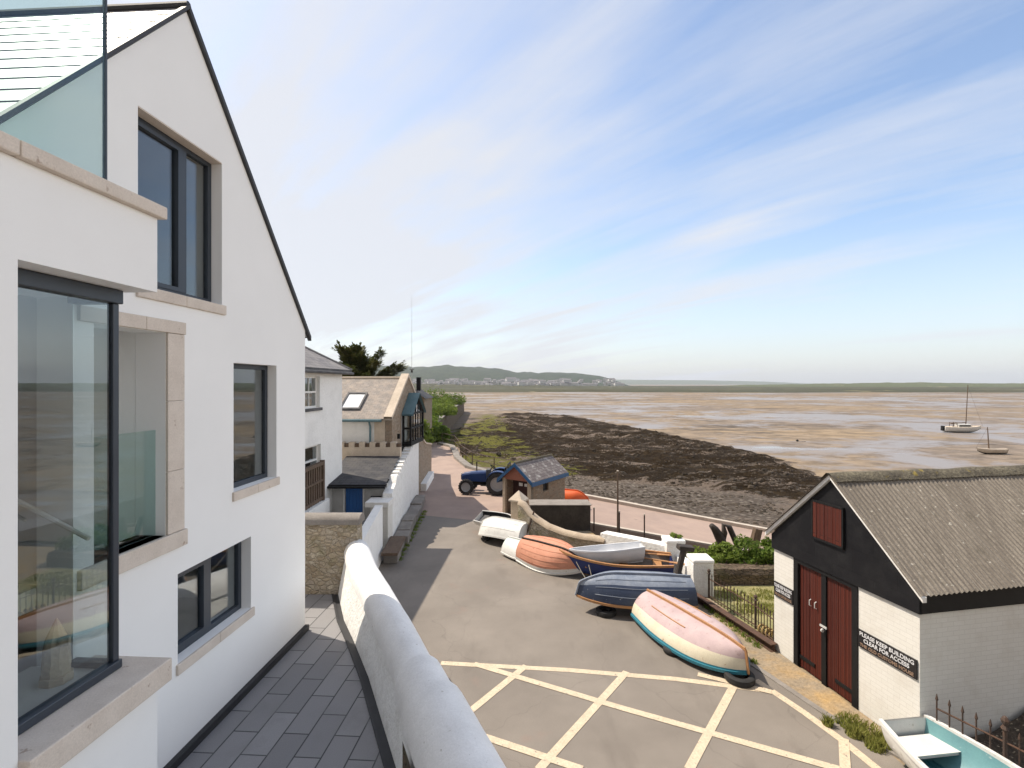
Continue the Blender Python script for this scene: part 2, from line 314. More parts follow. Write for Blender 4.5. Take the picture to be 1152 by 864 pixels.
MT['marsh'] = pm('salt_marsh', (.032, .036, .013), .95, (.058, .052, .020), ns=.012, fine=.3, fs=.15, stretch=(.3, 1, 1), spots=((.22, .19, .10), .03, .60))
MT['dune'] = pm('dune_grass', (.06, .075, .028), .95, (.09, .098, .04), ns=.02, fine=.25, fs=.2, spots=((.40, .33, .20), .012, .64))
MT['hill'] = pm('wooded_hill', (.020, .034, .022), .95, (.040, .055, .030), ns=.02, fine=.35, fs=.08)
MT['headland'] = pm('far_headland', (.09, .11, .06), .95)

# ------------------------------------------------------------------ mesh helpers
class MB:
    def __init__(s, T=None): s.v, s.f, s.m, s.T, s.col = [], [], [], T, None
    def _p(s, p):
        p = V(p) if len(p) == 3 else V((*p, 0)); p = s.T(p) if callable(s.T) else (s.T @ p if s.T else p)
        s.v.append(p); return len(s.v)-1
    def face(s, pts, m=0): s.f.append([s._p(p) for p in pts]); s.m.append(m)
    def grid(s, rows, m=0, mf=None, closed=False):
        idx = [[s._p(p) for p in r] for r in rows]
        for i in range(len(idx)-1):
            n = len(idx[i])
            for j in range(n if closed else n-1):
                k = (j+1) % n
                s.f.append([idx[i][j], idx[i][k], idx[i+1][k], idx[i+1][j]]); s.m.append(mf(i, j) if mf else m)
        return idx
    def box(s, x0, x1, y0, y1, z0, z1, m=0):
        i = [s._p((x, y, z)) for z in (z0, z1) for y in (y0, y1) for x in (x0, x1)]
        for q in ((0, 2, 3, 1), (4, 5, 7, 6), (0, 1, 5, 4), (2, 6, 7, 3), (0, 4, 6, 2), (1, 3, 7, 5)):
            s.f.append([i[k] for k in q]); s.m.append(m)
    def cbox(s, c, size, rz=0, rx=0, ry=0, m=0):
        old = s.T; M = Matrix.Translation(c) @ Matrix.Rotation(rz, 4, 'Z') @ Matrix.Rotation(ry, 4, 'Y') @ Matrix.Rotation(rx, 4, 'X')
        s.T = (lambda p: (old(M @ p) if callable(old) else (old @ (M @ p) if old else M @ p)))
        a, b, c_ = (x/2 for x in size); s.box(-a, a, -b, b, -c_, c_, m); s.T = old
    def prism(s, poly, z0, z1, m=0, mt=None):
        n = len(poly); zf0 = z0 if callable(z0) else (lambda p: z0); zf1 = z1 if callable(z1) else (lambda p: z1)
        a = [s._p((*p, zf0(p))) for p in poly]; b = [s._p((*p, zf1(p))) for p in poly]
        s.f.append(a[::-1]); s.m.append(m); s.f.append(b); s.m.append(m if mt is None else mt)
        for i in range(n): s.f.append([a[i], a[(i+1) % n], b[(i+1) % n], b[i]]); s.m.append(m)
    def tube(s, pts, r, n=8, m=0, cap=True):
        pts = [V(p) for p in pts]; rows = []; rr = r if isinstance(r, (list, tuple)) else [r]*len(pts)
        up = None
        for i, p in enumerate(pts):
            d = (pts[min(i+1, len(pts)-1)]-pts[max(i-1, 0)]).normalized()
            if up is None: up = V((0, 0, 1)) if abs(d.z) < .9 else V((1, 0, 0))
            a = d.cross(up).normalized(); b = a.cross(d).normalized(); up = b
            rows.append([p+(a*cos(2*pi*k/n)+b*sin(2*pi*k/n))*rr[i] for k in range(n)])
        idx = s.grid(rows, m, closed=True)
        if cap: s.f.append(idx[0][::-1]); s.m.append(m); s.f.append(idx[-1]); s.m.append(m)
    def lathe(s, prof, n=20, m=0, axis='Z', c=(0, 0, 0)):
        rows = []
        for r, z in prof:
            row = []
            for k in range(n):
                a = 2*pi*k/n; x, y = r*cos(a), r*sin(a)
                p = {'Z': (x, y, z), 'Y': (x, z, y), 'X': (z, x, y)}[axis]
                row.append((p[0]+c[0], p[1]+c[1], p[2]+c[2]))
            rows.append(row)
        s.grid(rows, m, closed=True)
    def plate(s, outer, holes, P, t0, t1, m=0):
        """flat wall with openings: P(u, out, v) -> world; front at out=t1, back at t0"""
        bm = bmesh.new(); es = []
        for loop in [outer]+holes:
            vs = [bm.verts.new((u, z, 0)) for u, z in loop]
            es += [bm.edges.new((vs[i], vs[(i+1) % len(vs)])) for i in range(len(vs))]
        bmesh.ops.triangle_fill(bm, edges=es, use_beauty=True, normal=(0, 0, 1))
        tris = [[tuple(v.co[:2]) for v in f.verts] for f in bm.faces]; bm.free()
        for t in tris:
            s.face([P(u, t1, z) for u, z in t], m); s.face([P(u, t0, z) for u, z in t][::-1], m)
        for loop in [outer]+holes:
            for i in range(len(loop)):
                a, b = loop[i], loop[(i+1) % len(loop)]
                s.face([P(a[0], t0, a[1]), P(b[0], t0, b[1]), P(b[0], t1, b[1]), P(a[0], t1, a[1])], m)
    def build(s, name, mats, parent=None, smooth=False, bevel=0, merge=True, recalc=True, uvrot=0, attr=None):
        off = V((0, 0, 0)); q = parent
        while q is not None: off += q.location; q = q.parent
        me = bpy.data.meshes.new(name)
        me.from_pydata([tuple(p-off) for p in s.v], [], s.f)
        mats = mats if isinstance(mats, (list, tuple)) else [mats]
        for k in mats: me.materials.append(MT[k] if isinstance(k, str) else k)
        me.polygons.foreach_set('material_index', s.m)
        if attr:
            ca = me.color_attributes.new(attr[0], 'FLOAT_COLOR', 'POINT')
            flat = [];  [flat.extend((*c, 1.0)) for c in attr[1]]
            ca.data.foreach_set('color', flat)
        if recalc or merge:
            bm = bmesh.new(); bm.from_mesh(me)
            if merge: bmesh.ops.remove_doubles(bm, verts=bm.verts, dist=.0005)
            if recalc: bmesh.ops.recalc_face_normals(bm, faces=bm.faces)
            bm.to_mesh(me); bm.free()
        uv = me.uv_layers.new(name='UVMap'); cr, sr = cos(uvrot), sin(uvrot)
        for p in me.polygons:
            n = p.normal
            if abs(n.z) > .985:
                for li in p.loop_indices:
                    c = me.vertices[me.loops[li].vertex_index].co; uv.data[li].uv = (c.x*cr+c.y*sr, -c.x*sr+c.y*cr)
            else:
                t = V((-n.y, n.x, 0)).normalized(); u2 = n.cross(t)
                if abs(t.y) > abs(t.x):
                    if t.y < 0: t = -t
                elif t.x < 0: t = -t
                if u2.z < 0: u2 = -u2
                for li in p.loop_indices:
                    c = me.vertices[me.loops[li].vertex_index].co; uv.data[li].uv = (c.dot(t), c.dot(u2))
        if smooth:
            me.polygons.foreach_set('use_smooth', [True]*len(me.polygons))
            if smooth != 'all':
                try: me.set_sharp_from_angle(angle=R(smooth if smooth is not True else 40))
                except Exception: pass
        o = bpy.data.objects.new(name, me); COL.objects.link(o)
        if parent is not None: o.parent = parent
        if bevel:
            b = o.modifiers.new('bevel', 'BEVEL'); b.width = bevel; b.segments = 2; b.limit_method = 'ANGLE'; b.angle_limit = R(35)
        return o
def tag(o, label=None, cat=None, group=None, kind=None):
    if label: o['label'] = label
    if cat: o['category'] = cat
    if group: o['group'] = group
    if kind: o['kind'] = kind
    return o
def thing(name, label, cat, loc=(0, 0, 0), group=None):
    o = bpy.data.objects.new(name, None); COL.objects.link(o); o.location = loc; o.empty_display_size = .3
    return tag(o, label, cat, group)
def dup(root, loc=None, rz=None, label=None):
    def cp(o, par):
        c = o.copy(); COL.objects.link(c)
        if par: c.parent = par
        for ch in o.children: cp(ch, c)
        return c
    r = cp(root, None)
    if loc is not None: r.location = loc
    if rz is not None: r.rotation_euler = (0, 0, rz)
    if label: r['label'] = label
    return r
def frame(ox, oy, dx, dy):
    """local wall frame: s along (dx,dy), out to the right of it"""
    L = math.hypot(dx, dy); dx /= L; dy /= L
    return lambda s, o, z: V((ox+dx*s+dy*o, oy+dy*s-dx*o, z))
def fT(P): return lambda p: P(p.x, p.y, p.z)

# ------------------------------------------------------------------ the setting: ground, shore, roads
MUD = -3.2
g = MB(); g.face([(-30000, -3000, MUD), (30000, -3000, MUD), (30000, 30000, MUD), (-30000, 30000, MUD)])
tag(g.build('mudflats', 'mud'), kind='structure')

PLAT = [(-60, -12), (34, -12), (34, 16.0), (9.5, 17.2), (6.2, 17.6), (3.6, 19.4), (3.0, 21.6), (3.3, 27.9), (1.5, 31.6), (-.95, 34.2), (-2.65, 36.6),
        (-4.04, 41.6), (-5.07, 48.7), (-7.6, 53), (-10.4, 68), (-13.4, 122), (-16, 170), (-60, 190)]
g = MB(); g.prism(PLAT, -5.0, -.012); tag(g.build('land', 'verge_ground'), kind='structure')
g = MB(); g.face([(-9, -11, 0), (4.2, -11, 0), (6.4, 5.2, 0), (6.12, 8.55, 0), (5.72, 9.3, 0), (5.12, 10.95, 0), (4.3, 13.4, 0), (3.9, 14.4, 0), (2.4, 17.0, 0), (.2, 19.6, 0), (-.7, 22.2, 0), (-4.6, 23.6, 0), (-9, 23.6, 0)])
tag(g.build('road', 'asphalt'), kind='structure')
g = MB(); g.face([(-9, 23.62, -.003), (-4.6, 23.62, -.003), (-.7, 22.22, -.003), (.1, 20.3, -.003), (2.9, 21.6, -.003), (3.25, 27.85, -.003), (1.45, 31.55, -.003), (-1.0, 34.1, -.003), (-2.7, 36.5, -.003),
                  (-4.1, 41.5, -.003), (-5.15, 48.6, -.003), (-7.7, 52.9, -.003), (-9.5, 58, -.003), (-12, 58, -.003)])
tag(g.build('paved_quay', 'pink_paving'), kind='structure')
# slipway running down to the right between the land and the beach
def slz(x): return -.02 - .135*max(0, x-3.3)
SLN = [(3.3, 22.0), (6, 21.5), (9, 21.0), (14, 20.1), (24, 18.3)]; SLF = [(3.3, 27.9), (6, 27.2), (9, 26.3), (14, 25.0), (24, 22.4)]
g = MB()
top = [[(a[0], a[1], slz(a[0])), (b[0], b[1], slz(b[0]))] for a, b in zip(SLN, SLF)]
g.grid(top)
for e in (SLN, SLF): g.grid([[(a[0], a[1], slz(a[0])), (a[0], a[1], -5)] for a in e])
g.face([(3.3, 22, -.02), (3.3, 27.9, -.02), (3.3, 27.9, -5), (3.3, 22, -5)])
tag(g.build('slipway', 'pink_paving'), kind='structure')
def kerb(name, pts, w_, h, mt, zf=lambda x: 0):
    g = MB()
    for a, b in zip(pts, pts[1:]):
        d = (V(b)-V(a)).normalized(); n = V((-d.y, d.x))*w_/2; a_, b_ = V(a), V(b)
        r = []
        for p in (a_, b_):
            z = zf(p.x); r.append([(p.x-n.x, p.y-n.y, z-.3), (p.x-n.x, p.y-n.y, z+h), (p.x+n.x, p.y+n.y, z+h), (p.x+n.x, p.y+n.y, z-.3)])
        g.grid(r)
    return tag(g.build(name, mt), kind='structure')
kerb('slipway_kerb', [(a, b-.16) for a, b in SLF], .3, .16, 'pale_kerb', slz)
kerb('slipway_edging', [(a, b+.12) for a, b in SLN], .22, .07, 'pale_kerb', slz)
g = MB(); g.grid([[(x, y, -1.6) for x in (3.1, 26)] for y in (15.8, 21.9)]); tag(g.build('low_garden_ground', 'dark_conc'), kind='structure')
# promenade edge kerb + concrete lip round the bend of the quay
g = MB()
# painted box on the road (cream lines), each stroke its own strip of paint in one sheet
def stroke(g, pts, w_, z=.005):
    pts = [V(p) for p in pts]
    for a, b in zip(pts, pts[1:]):
        d = (b-a).normalized(); n = V((-d.y, d.x))*w_/2
        k = max(1, int((b-a).length/.4)); 
        g.grid([[(*(a+(b-a)*i/k-n), z), (*(a+(b-a)*i/k+n), z)] for i in range(k+1)])
def G(px, py, z=0.0):
    Y = (6-z)*576/(py-432); return ((px-576)/576*Y, Y)
lines = [[G(496, 746), G(640, 754), G(760, 764), G(862, 777)], [G(850, 765), G(905, 802), G(950, 835), G(988, 866), (5.25, 6.6), (5.2, 5.0)], [G(592, 749), G(522, 806), (-1.6, 7.2)],
         [G(705, 756), G(606, 866), (-.3, 6.0)], [G(827, 769), G(775, 866), (2.1, 5.6)], [G(533, 747), G(700, 797), G(945, 866), (4.9, 6.7)], [G(523, 822), G(655, 866), (1.6, 6.55)],
         [G(949, 831), G(951, 866), (4.4, 6.2)], [G(785, 759), G(868, 779)]]
for i, l in enumerate(lines):
    g = MB(); stroke(g, l, .15, .005+i*.0009); tag(g.build('road_marking', 'paint_line'), kind='structure')
# gritty apron and kerb in front of the boathouse
g = MB(); AP = [(6.16, 8.52), (6.57, 8.3), (5.92, 11.6), (5.5, 14.4), (4.45, 13.3), (5.2, 10.9), (5.76, 9.3)]
g.face([(*p, .012) for p in AP]); 
g.grid([[(5.86, 11.3, .05), (5.2, 10.95, .016)], [(6.18, 9.6, .10), (5.68, 9.45, .016)], [(6.36, 8.75, .07), (6.12, 8.66, .016)]])
tag(g.build('boathouse_apron', 'verge_ground'), kind='structure')
kerb('road_kerb', [(4.75, 12.2), (5.13, 10.95), (5.70, 9.3), (6.10, 8.55), (6.42, 7.9)], .12, .022, 'conc')
# stony bank beside the boathouse
g = MB(); rows = []
for i in range(26):
    row = []
    for j in range(26):
        t, o = i*.26, j*.2
        x, y = 6.66+t*.982+o*.191, 8.2+t*.191-o*.982
        h = min(.75, .02+.26*max(0, t-.2)) * max(0, 1-o/2.6)
        row.append((x, y, h+.07*noise.noise(V((x*3, y*3, 0)))+.05*noise.noise(V((x*9, y*9, 2)))+.02))
    rows.append(row)
g.grid(rows); tag(g.build('earth_bank', 'soil', smooth='all'), kind='structure')
# sandy strip between railing and garden wall
g = MB(); g.face([(5.55, 14.5, .0), (5.98, 11.7, .0), (9, 12.2, .0), (9, 15.3, .0), (5.7, 15.2, .0)]); tag(g.build('sandy_strip', 'garden_soil'), kind='structure')

# rocky beach: one displaced sheet, cover (weed, algae, shingle) as an attribute
def inside(p, poly):
    c = False; n = len(poly)
    for i in range(n):
        a, b = poly[i], poly[(i+1) % n]
        if (a[1] > p[1]) != (b[1] > p[1]) and p[0] < (b[0]-a[0])*(p[1]-a[1])/(b[1]-a[1])+a[0]: c = not c
    return c
def pdist(p, poly):
    d = 1e9; p = V(p)
    for i in range(len(poly)):
        a, b = V(poly[i]), V(poly[(i+1) % len(poly)]); t = max(0, min(1, (p-a).dot(b-a)/(b-a).length_squared)); d = min(d, (p-a-(b-a)*t).length)
    return d if inside(p, poly) else -d
WEED = [G(x, y, -2.9) for x, y in ((505, 520), (500, 492), (530, 476), (572, 464), (640, 467), (690, 477), (742, 486), (800, 498), (860, 511), (912, 530), (930, 548), (900, 570), (800, 552), (700, 540), (640, 536), (580, 530))]
ALG = [G(x, y, -2.7) for x, y in ((500, 530), (494, 480), (520, 465), (556, 464), (566, 480), (590, 505), (640, 530), (560, 540))]
SHG = [G(x, y, -2.2) for x, y in ((560, 545), (570, 520), (650, 528), (760, 540), (880, 560), (900, 600), (700, 580))]
verts = []; cols = []; rows = []; g = MB()
NY, NX = 210, 250
for i in range(NY+1):
    t = i/NY; Y = 23*(190/23)**t
    row = []
    for j in range(NX+1):
        a = -.30+(1.02+.30)*j/NX; X = a*Y
        wob = V((X*.12, Y*.12, 0)); wx = X+2.2*noise.noise(wob*2)+1.0*noise.noise(wob*7+V((3, 1, 0))); wy = Y+3.5*noise.noise(wob*2+V((9, 9, 1)))+1.2*noise.noise(wob*7)
        sc_ = 1.0+Y*.014
        dw = pdist((wx, wy), WEED)/sc_; da = pdist((wx, wy), ALG)/sc_; ds = pdist((wx, wy), SHG)/2.0
        cw = max(0, min(.70+.36*noise.noise(V((X*.05+Y*.02, Y*.17, 8)))+.12*noise.noise(V((X*.2, Y*.5, 4))), .5+dw*.30)); ca = max(0, min(.47+.55*noise.noise(V((X*.12, Y*.12, 2)))+.2*noise.noise(V((X*.4, Y*.3, 6))), .44+da*.28)); cs = max(0, min(.72, .5+ds*.3))
        cw *= (1-.10*ca)*(1-.30*cs)
        near = max(0, 1-(Y-27)/22)*max(0, min(1, (27-X)/9)) if X > 1 else max(0, 1-(Y-36-max(0, -X-2)*2.2)/30)
        z = MUD+.10+1.25*min(1, near)
        up = max(0, min(1, .5+dw*.5))
        q = V((X*.16+Y*.03, Y*.42, 0))
        ridge = 1-abs(noise.noise(q)); ridge2 = 1-abs(noise.noise(q*2.7+V((5, 2, 1))))
        z += up*(.16+.60*(ridge**3-.45)*min(1.3, .6+Y/120)+.28*(ridge2**2-.5)+.10*noise.noise(V((X*1.4, Y*1.4, 3))))
        z += .09*cs*noise.noise(V((X*2.1, Y*2.1, 5)))
        # fade out under the flats at every border
        e = min(1, (1.0-a)/.06, (a+.29)/.02 if X < -2 else 9, (190-Y)/25)
        lim = max(0, min(1, .5+max(dw, da, ds, near*3-.6)*.25))
        z = MUD-.25+(z-MUD+.25)*max(0, min(1, e))*max(.0, min(1, lim*1.6))
        row.append((X, Y, z)); cols.append((cw, ca, cs))
    rows.append(row)
g.grid(rows); tag(g.build('beach', 'beach', smooth='all', merge=False, recalc=False, attr=('cover', cols)), kind='structure')

# marsh, dunes, far hills
g = MB(); rows = []
for i in range(61):
    x = -520+2400*i/60; r = []
    for k, (y, z) in enumerate(((560+55*noise.noise(V((i*.23, 0, 0)))+25*noise.noise(V((i*.9, 3, 0)))-(x*.03), MUD-.4), (600-(x*.03), -.9), (760, -.4), (1100, -.1), (1700, .2), (2200, MUD-1))):
        r.append((x, y, z+(.35*noise.noise(V((i*.7, k, 0))) if 0 < k < 5 else 0)))
    rows.append(r)
g.grid(rows); tag(g.build('salt_marsh', 'marsh', smooth='all'), kind='structure')
def ridge(name, prof, Y, depth, mt, base=MUD-1, rough=0, seed=0, label=None):
    g = MB(); rows = []; n = 90
    xs = [prof[0][0]+(prof[-1][0]-prof[0][0])*i/n for i in range(n+1)]
    for x in xs:
        for a, b in zip(prof, prof[1:]):
            if a[0] <= x <= b[0]: t = (x-a[0])/(b[0]-a[0]); h = a[1]+(b[1]-a[1])*t; break
        r = [((x-576)/576*Y, Y, base)]
        for k in range(1, 9):
            f = k/8; yy = Y+depth*f; hh = h*sin(f*pi/2)**.8; hh += rough*h*.12*noise.noise(V((x*.06+seed, k*.7, seed)))*f+rough*h*.05*noise.noise(V((x*.4+seed, k*1.7, seed)))
            r.append(((x-576)/576*(Y+depth*f*.5), yy, base+max(.0, hh)))
        r.append(((x-576)/576*(Y+depth*.5), Y+depth*1.7, base)); rows.append(r)
    g.grid(rows); return tag(g.build(name, mt, smooth='all'), kind='structure')
YH = 2300
S = lambda py, Y: 6-(py-432)/576*Y-(MUD-1)
ridge('dunes', [(820, 1), (880, S(433.2, 1350)), (960, S(432, 1350)), (1060, S(430.5, 1350)), (1110, S(430.0, 1350)), (1180, S(431, 1350)), (1400, S(431, 1350)), (1600, 2)], 1050, 500, 'dune', rough=1.5, seed=4)
ridge('wooded_hill', [(300, S(412, YH)), (380, S(408, YH)), (455, S(410.5, YH)), (495, S(408.5, YH)), (530, S(411, YH)), (562, S(413, YH)), (580, S(417, YH)), (600, S(417.5, YH)), (645, S(418, YH)), (678, S(420, YH)), (696, S(424, YH)), (708, S(429, YH)), (716, 3)], YH-350, 700, 'hill', rough=1.0, seed=1)
ridge('far_headland', [(640, S(426, 8000)), (720, S(427, 8000)), (800, S(427.5, 8000)), (870, S(429, 8000)), (915, S(431, 8000)), (940, 4)], 7600, 800, 'headland', rough=.4, seed=2)
ridge('far_bank', [(330, S(431, 900)), (440, S(431.5, 900)), (500, S(433, 900)), (560, S(433.5, 900)), (640, S(434.5, 900)), (720, S(436, 900)), (790, 1)], 760, 260, 'marsh', rough=3, seed=8)

# ------------------------------------------------------------------ the white gabled house
HF = frame(-4.37, 0, .0624, .998)
TER = 1.5
house = thing('gabled_house', 'modern white rendered house with steep slate gable and dark framed windows', 'house', tuple(HF(6, -3, TER)))
WIN = [(5.52, 6.96, 7.07, 9.0, .62, None), (7.22, 8.38, 4.48, 6.30, None, None), (6.12, 7.65, 2.66, 3.73, .50, None)]
gable = [(0, TER), (9.38, TER), (9.38, 6.98), (6.27, 10.55), (3.16, 6.98), (0, 6.98)]
holes = [[(a, c), (b, c), (b, d), (a, d)] for a, b, c, d, _, _ in WIN]
holes += [[(3.42, 3.37), (4.76, 3.37), (4.76, 6.80), (3.42, 6.80)], [(4.98, 4.25), (5.92, 4.25), (5.92, 6.59), (4.98, 6.59)]]
m = MB(); m.plate(gable, holes, HF, -.36, 0)
# far and near side walls, back wall
m.plate([(-9, TER), (-.36, TER), (-.36, 6.98), (-9, 6.98)], [], lambda u, o, z: HF(9.38+o, u, z), -.36, 0)
m.plate([(-9, TER), (-.36, TER), (-.36, 6.98), (-9, 6.98)], [], lambda u, o, z: HF(.36+o, u, z), -.36, 0)
m.plate(gable, [], lambda u, o, z: HF(u, o-9, z), -.3, 0)
m.build('wall', 'render', house)
# inside: floors, ceilings and partitions in pale plaster
m = MB(fT(HF))
for z in (2.0, 3.9, 6.85): m.box(.4, 9.0, -8.6, -.37, z, z+.2)
for s, z0, z1 in ((2.35, 2.2, 6.85), (4.88, 4.1, 6.85), (6.05, 2.2, 6.85), (7.05, 7.05, 9.5)): m.box(.4, 9.0, -4.3, -4.2, z0, z1) if s == 2.35 else m.box(s-.05, s+.05, -4.2, -.37, z0, z1)
m.build('interior_partition', 'plaster', house)
m = MB(fT(HF)); m.box(4.98-.03, 4.98, -1.0, -.36, 4.12, 6.75); m.box(5.93, 5.96, -1.0, -.37, 4.12, 6.75); m.box(4.95, 5.96, -1.03, -1.0, 4.12, 6.75); m.box(4.95, 5.96, -1.0, -.36, 6.75, 6.78)
m.build('recess_lining', 'render', house)
# roof of stepped slate courses on both slopes
m = MB(); nC = 17
for sgn in (-1, 1):
    for k in range(nC):
        a0, a1 = k/nC*3.26, (k+1)/nC*3.26
        z0, z1 = 10.60-a0*1.148, 10.60-a1*1.148
        s0, s1 = 6.27+sgn*a0, 6.27+sgn*a1
        q = [HF(s0, .03, z0), HF(s1, .03, z1+.013), HF(s1, -9.1, z1+.013), HF(s0, -9.1, z0)]
        m.face(q); m.face([HF(s1, .03, z1+.013), HF(s1, .03, z1-.004), HF(s1, -9.1, z1-.004), HF(s1, -9.1, z1+.013)], 1)
roof = m.build('roof', ['slate_pale', 'verge'], house, merge=False, recalc=False)
m = MB(fT(HF))
for sgn in (-1, 1):
    rows = []
    for a, z in ((0, 10.64), (3.27, 10.64-3.27*1.148)):
        rows.append([(6.27+sgn*a, -.02, z-(.055 if sgn < 0 else .085)), (6.27+sgn*a, .045, z-(.055 if sgn < 0 else .085)), (6.27+sgn*a, .045, z), (6.27+sgn*a, -.02, z)])
    m.grid(rows, closed=True)
m.build('verge', 'verge', house)
m = MB(); m.tube([HF(6.27, .03, 10.63), HF(6.27, -9.1, 10.63)], .045, 8); m.build('ridge_capping', 'verge', roof)
m = MB(fT(HF)); m.box(4.93, 9.40, .0, .07, TER+.004, TER+.10); m.box(4.93, 4.99, .07, .10, TER, TER+.1); m.build('drip_plinth', 'drain', house)

def window(s0, s1, z0, z1, mull, rec=.15, sill=(.03, .10, .14), sillt=.13):
    f = MB(fT(HF)); t = .07; o1, o0 = -rec, -rec-.07
    f.box(s0, s1, o0, o1, z0, z0+t); f.box(s0, s1, o0, o1, z1-t, z1)
    f.box(s0, s0+t, o0, o1, z0+t, z1-t); f.box(s1-t, s1, o0, o1, z0+t, z1-t)
    xs = [s0+t, s1-t]
    if mull:
        c = s0+(s1-s0)*mull; f.box(c-.05, c+.05, o0, o1+.01, z0+t, z1-t); xs = [s0+t, c-.05, c+.05, s1-t]
        a, b = xs[0], xs[1]   # opening casement inside the first light
        for (p, q, r_, s_) in ((a, b, z0+t, z0+t+.05), (a, b, z1-t-.05, z1-t), (a, a+.05, z0+t+.05, z1-t-.05), (b-.05, b, z0+t+.05, z1-t-.05)): f.box(p, q, o0, o1+.015, r_, s_)
    fr = f.build('window', 'alu', house, bevel=.006)
    g = MB(fT(HF))
    for i in range(0, len(xs), 2): g.box(xs[i]-.01, xs[i+1]+.01, o0+.028, o0+.04, z0+t-.01, z1-t+.01)
    g.build('pane', 'glass', fr)
    b_ = MB(fT(HF)); c = (s0+s1)/2
    b_.box(s0-.03, c-.002, -rec, sill[0], z0-sillt, z0-.001); b_.box(c+.002, s1+.06, -rec, sill[0], z0-sillt, z0-.001)
    b_.build('sill', 'stone_trim', house, bevel=.008)
for a, b, c, d, mu, _ in WIN: window(a, b, c, d, mu)
m = MB(fT(HF)); m.box(5.52, 6.96, -.15, -.002, 8.985, 9.0-.001); m.build('window_soffit', 'stone_trim', house)

# stone surround of the recessed opening
m = MB(fT(HF))
m.box(4.80, 5.60, -.15, .035, 6.595, 6.74); m.box(5.604, 6.22, -.15, .035, 6.595, 6.74); m.build('stone_lintel', 'stone_trim', house, bevel=.006)
m = MB(fT(HF))
for z0, z1 in ((4.255, 4.98), (4.984, 5.80), (5.804, 6.59)): m.box(5.925, 6.20, -.30, .03, z0, z1)
m.build('stone_jamb', 'stone_trim', house, bevel=.006)
m = MB(fT(HF)); m.box(4.80, 6.23, -.36, .05, 4.06, 4.25); m.build('stone_threshold', 'stone_trim', house, bevel=.008)
m = MB(fT(HF)); m.box(4.95, 5.915, -.13, -.115, 4.26, 5.47); m.build('glass_balustrade', 'screen_glass', house)

# projecting bay with open glazed corner
m = MB(fT(HF))
m.box(.6, 4.91, .002, .70, TER, 3.15); m.box(.6, 3.62, .002, .70, 3.15, 6.87)
m.box(.6, 4.91, .002, .70, 6.87, 7.0); m.box(.6, 4.91, .45, .70, 7.0, 7.57); m.box(4.66, 4.91, .002, .45, 7.0, 7.57)
m.build('bay_wall', 'render', house)
m = MB(fT(HF)); e = 4.97
m.box(.6, 3.585, .40, .76, 7.572, 7.69); m.box(3.592, e, .40, .76, 7.572, 7.69); m.box(4.62, e, .02, .395, 7.572, 7.69)
m.build('coping', 'stone_trim', house, bevel=.012)
m = MB(fT(HF)); m.box(3.62, 4.99, .0, .79, 3.155, 3.37); m.build('bay_sill', 'stone_trim', house, bevel=.012)
m = MB(fT(HF))
m.box(3.62, 4.80, .35, .45, 3.372, 3.45); m.box(4.70, 4.80, .0, .35, 3.372, 3.45)
m.box(3.62, 4.80, .33, .46, 6.74, 6.866); m.box(4.70, 4.81, .0, .33, 6.74, 6.866)
m.box(4.72, 4.785, .365, .43, 3.45, 6.74); m.box(3.62, 3.66, .37, .43, 3.45, 6.74)
cf = m.build('corner_window', 'alu', house, bevel=.008)
m = MB(fT(HF)); m.box(3.66, 4.72, .395, .405, 3.45, 6.74); m.box(4.745, 4.755, .01, .365, 3.45, 6.74); m.build('pane', 'glass', cf)
m = MB(fT(HF)); m.box(3.63, 4.70, -.35, .34, 3.375, 3.40); m.build('window_board', 'plaster', house)
m = MB(fT(HF)); m.tube([(4.66, -1.2, 5.30), (4.66, -.44, 4.93), (4.66, .25, 4.60)], .022, 8); m.build('stair_handrail', 'white_paint', house)
m = MB(fT(HF)); m.box(3.6, 4.492, .535, .553, 7.692, 9.75); scr = m.build('glass_screen', 'screen_glass', house)
m = MB(fT(HF)); m.box(4.493, 4.512, .53, .558, 7.692, 9.75); m.box(3.57, 3.597, .52, .57, 7.692, 8.22); m.build('screen_post', 'alu', scr)
# flat terrace block nearest the camera
m = MB(fT(HF)); m.box(0, 3.12, -9, 0.0, 6.98, 7.06); m.build('roof_deck', 'grey_felt', house)

# rough stone ornament on the window board
orn = thing('stone_ornament', 'rough pale stone obelisk ornament standing on sill inside glazed corner bay', 'ornament', tuple(HF(4.50, .10, 3.40)))
m = MB(); c0 = HF(4.50, .10, 3.40); rows = []
for z, r in ((0.13, .105), (.2, .098), (.30, .092), (.38, .075), (.46, .045), (.52, .02), (.55, .004)):
    rows.append([(c0.x+r*cos(a)*(1+.16*noise.noise(V((a*2, z*9, 0)))), c0.y+r*sin(a)*(1+.2*noise.noise(V((a*3, z*7, 4)))), c0.z+z) for a in [k*pi/5 for k in range(10)]])
m.grid(rows, closed=True); m.cbox((c0.x+.09, c0.y-.02, c0.z+.36), (.07, .06, .07), .4); m.build('obelisk', 'tan_render', orn)
m = MB(); rows = []
for z, r in ((0, .125), (.06, .12), (.065, .10), (.13, .108)): rows.append([(c0.x+r*cos(a)*(1+.1*noise.noise(V((a, z*9, 2)))), c0.y+r*sin(a), c0.z+z) for a in [k*pi/4+.3 for k in range(8)]])
m.grid(rows, closed=True); m.build('base', 'tan_render', orn)

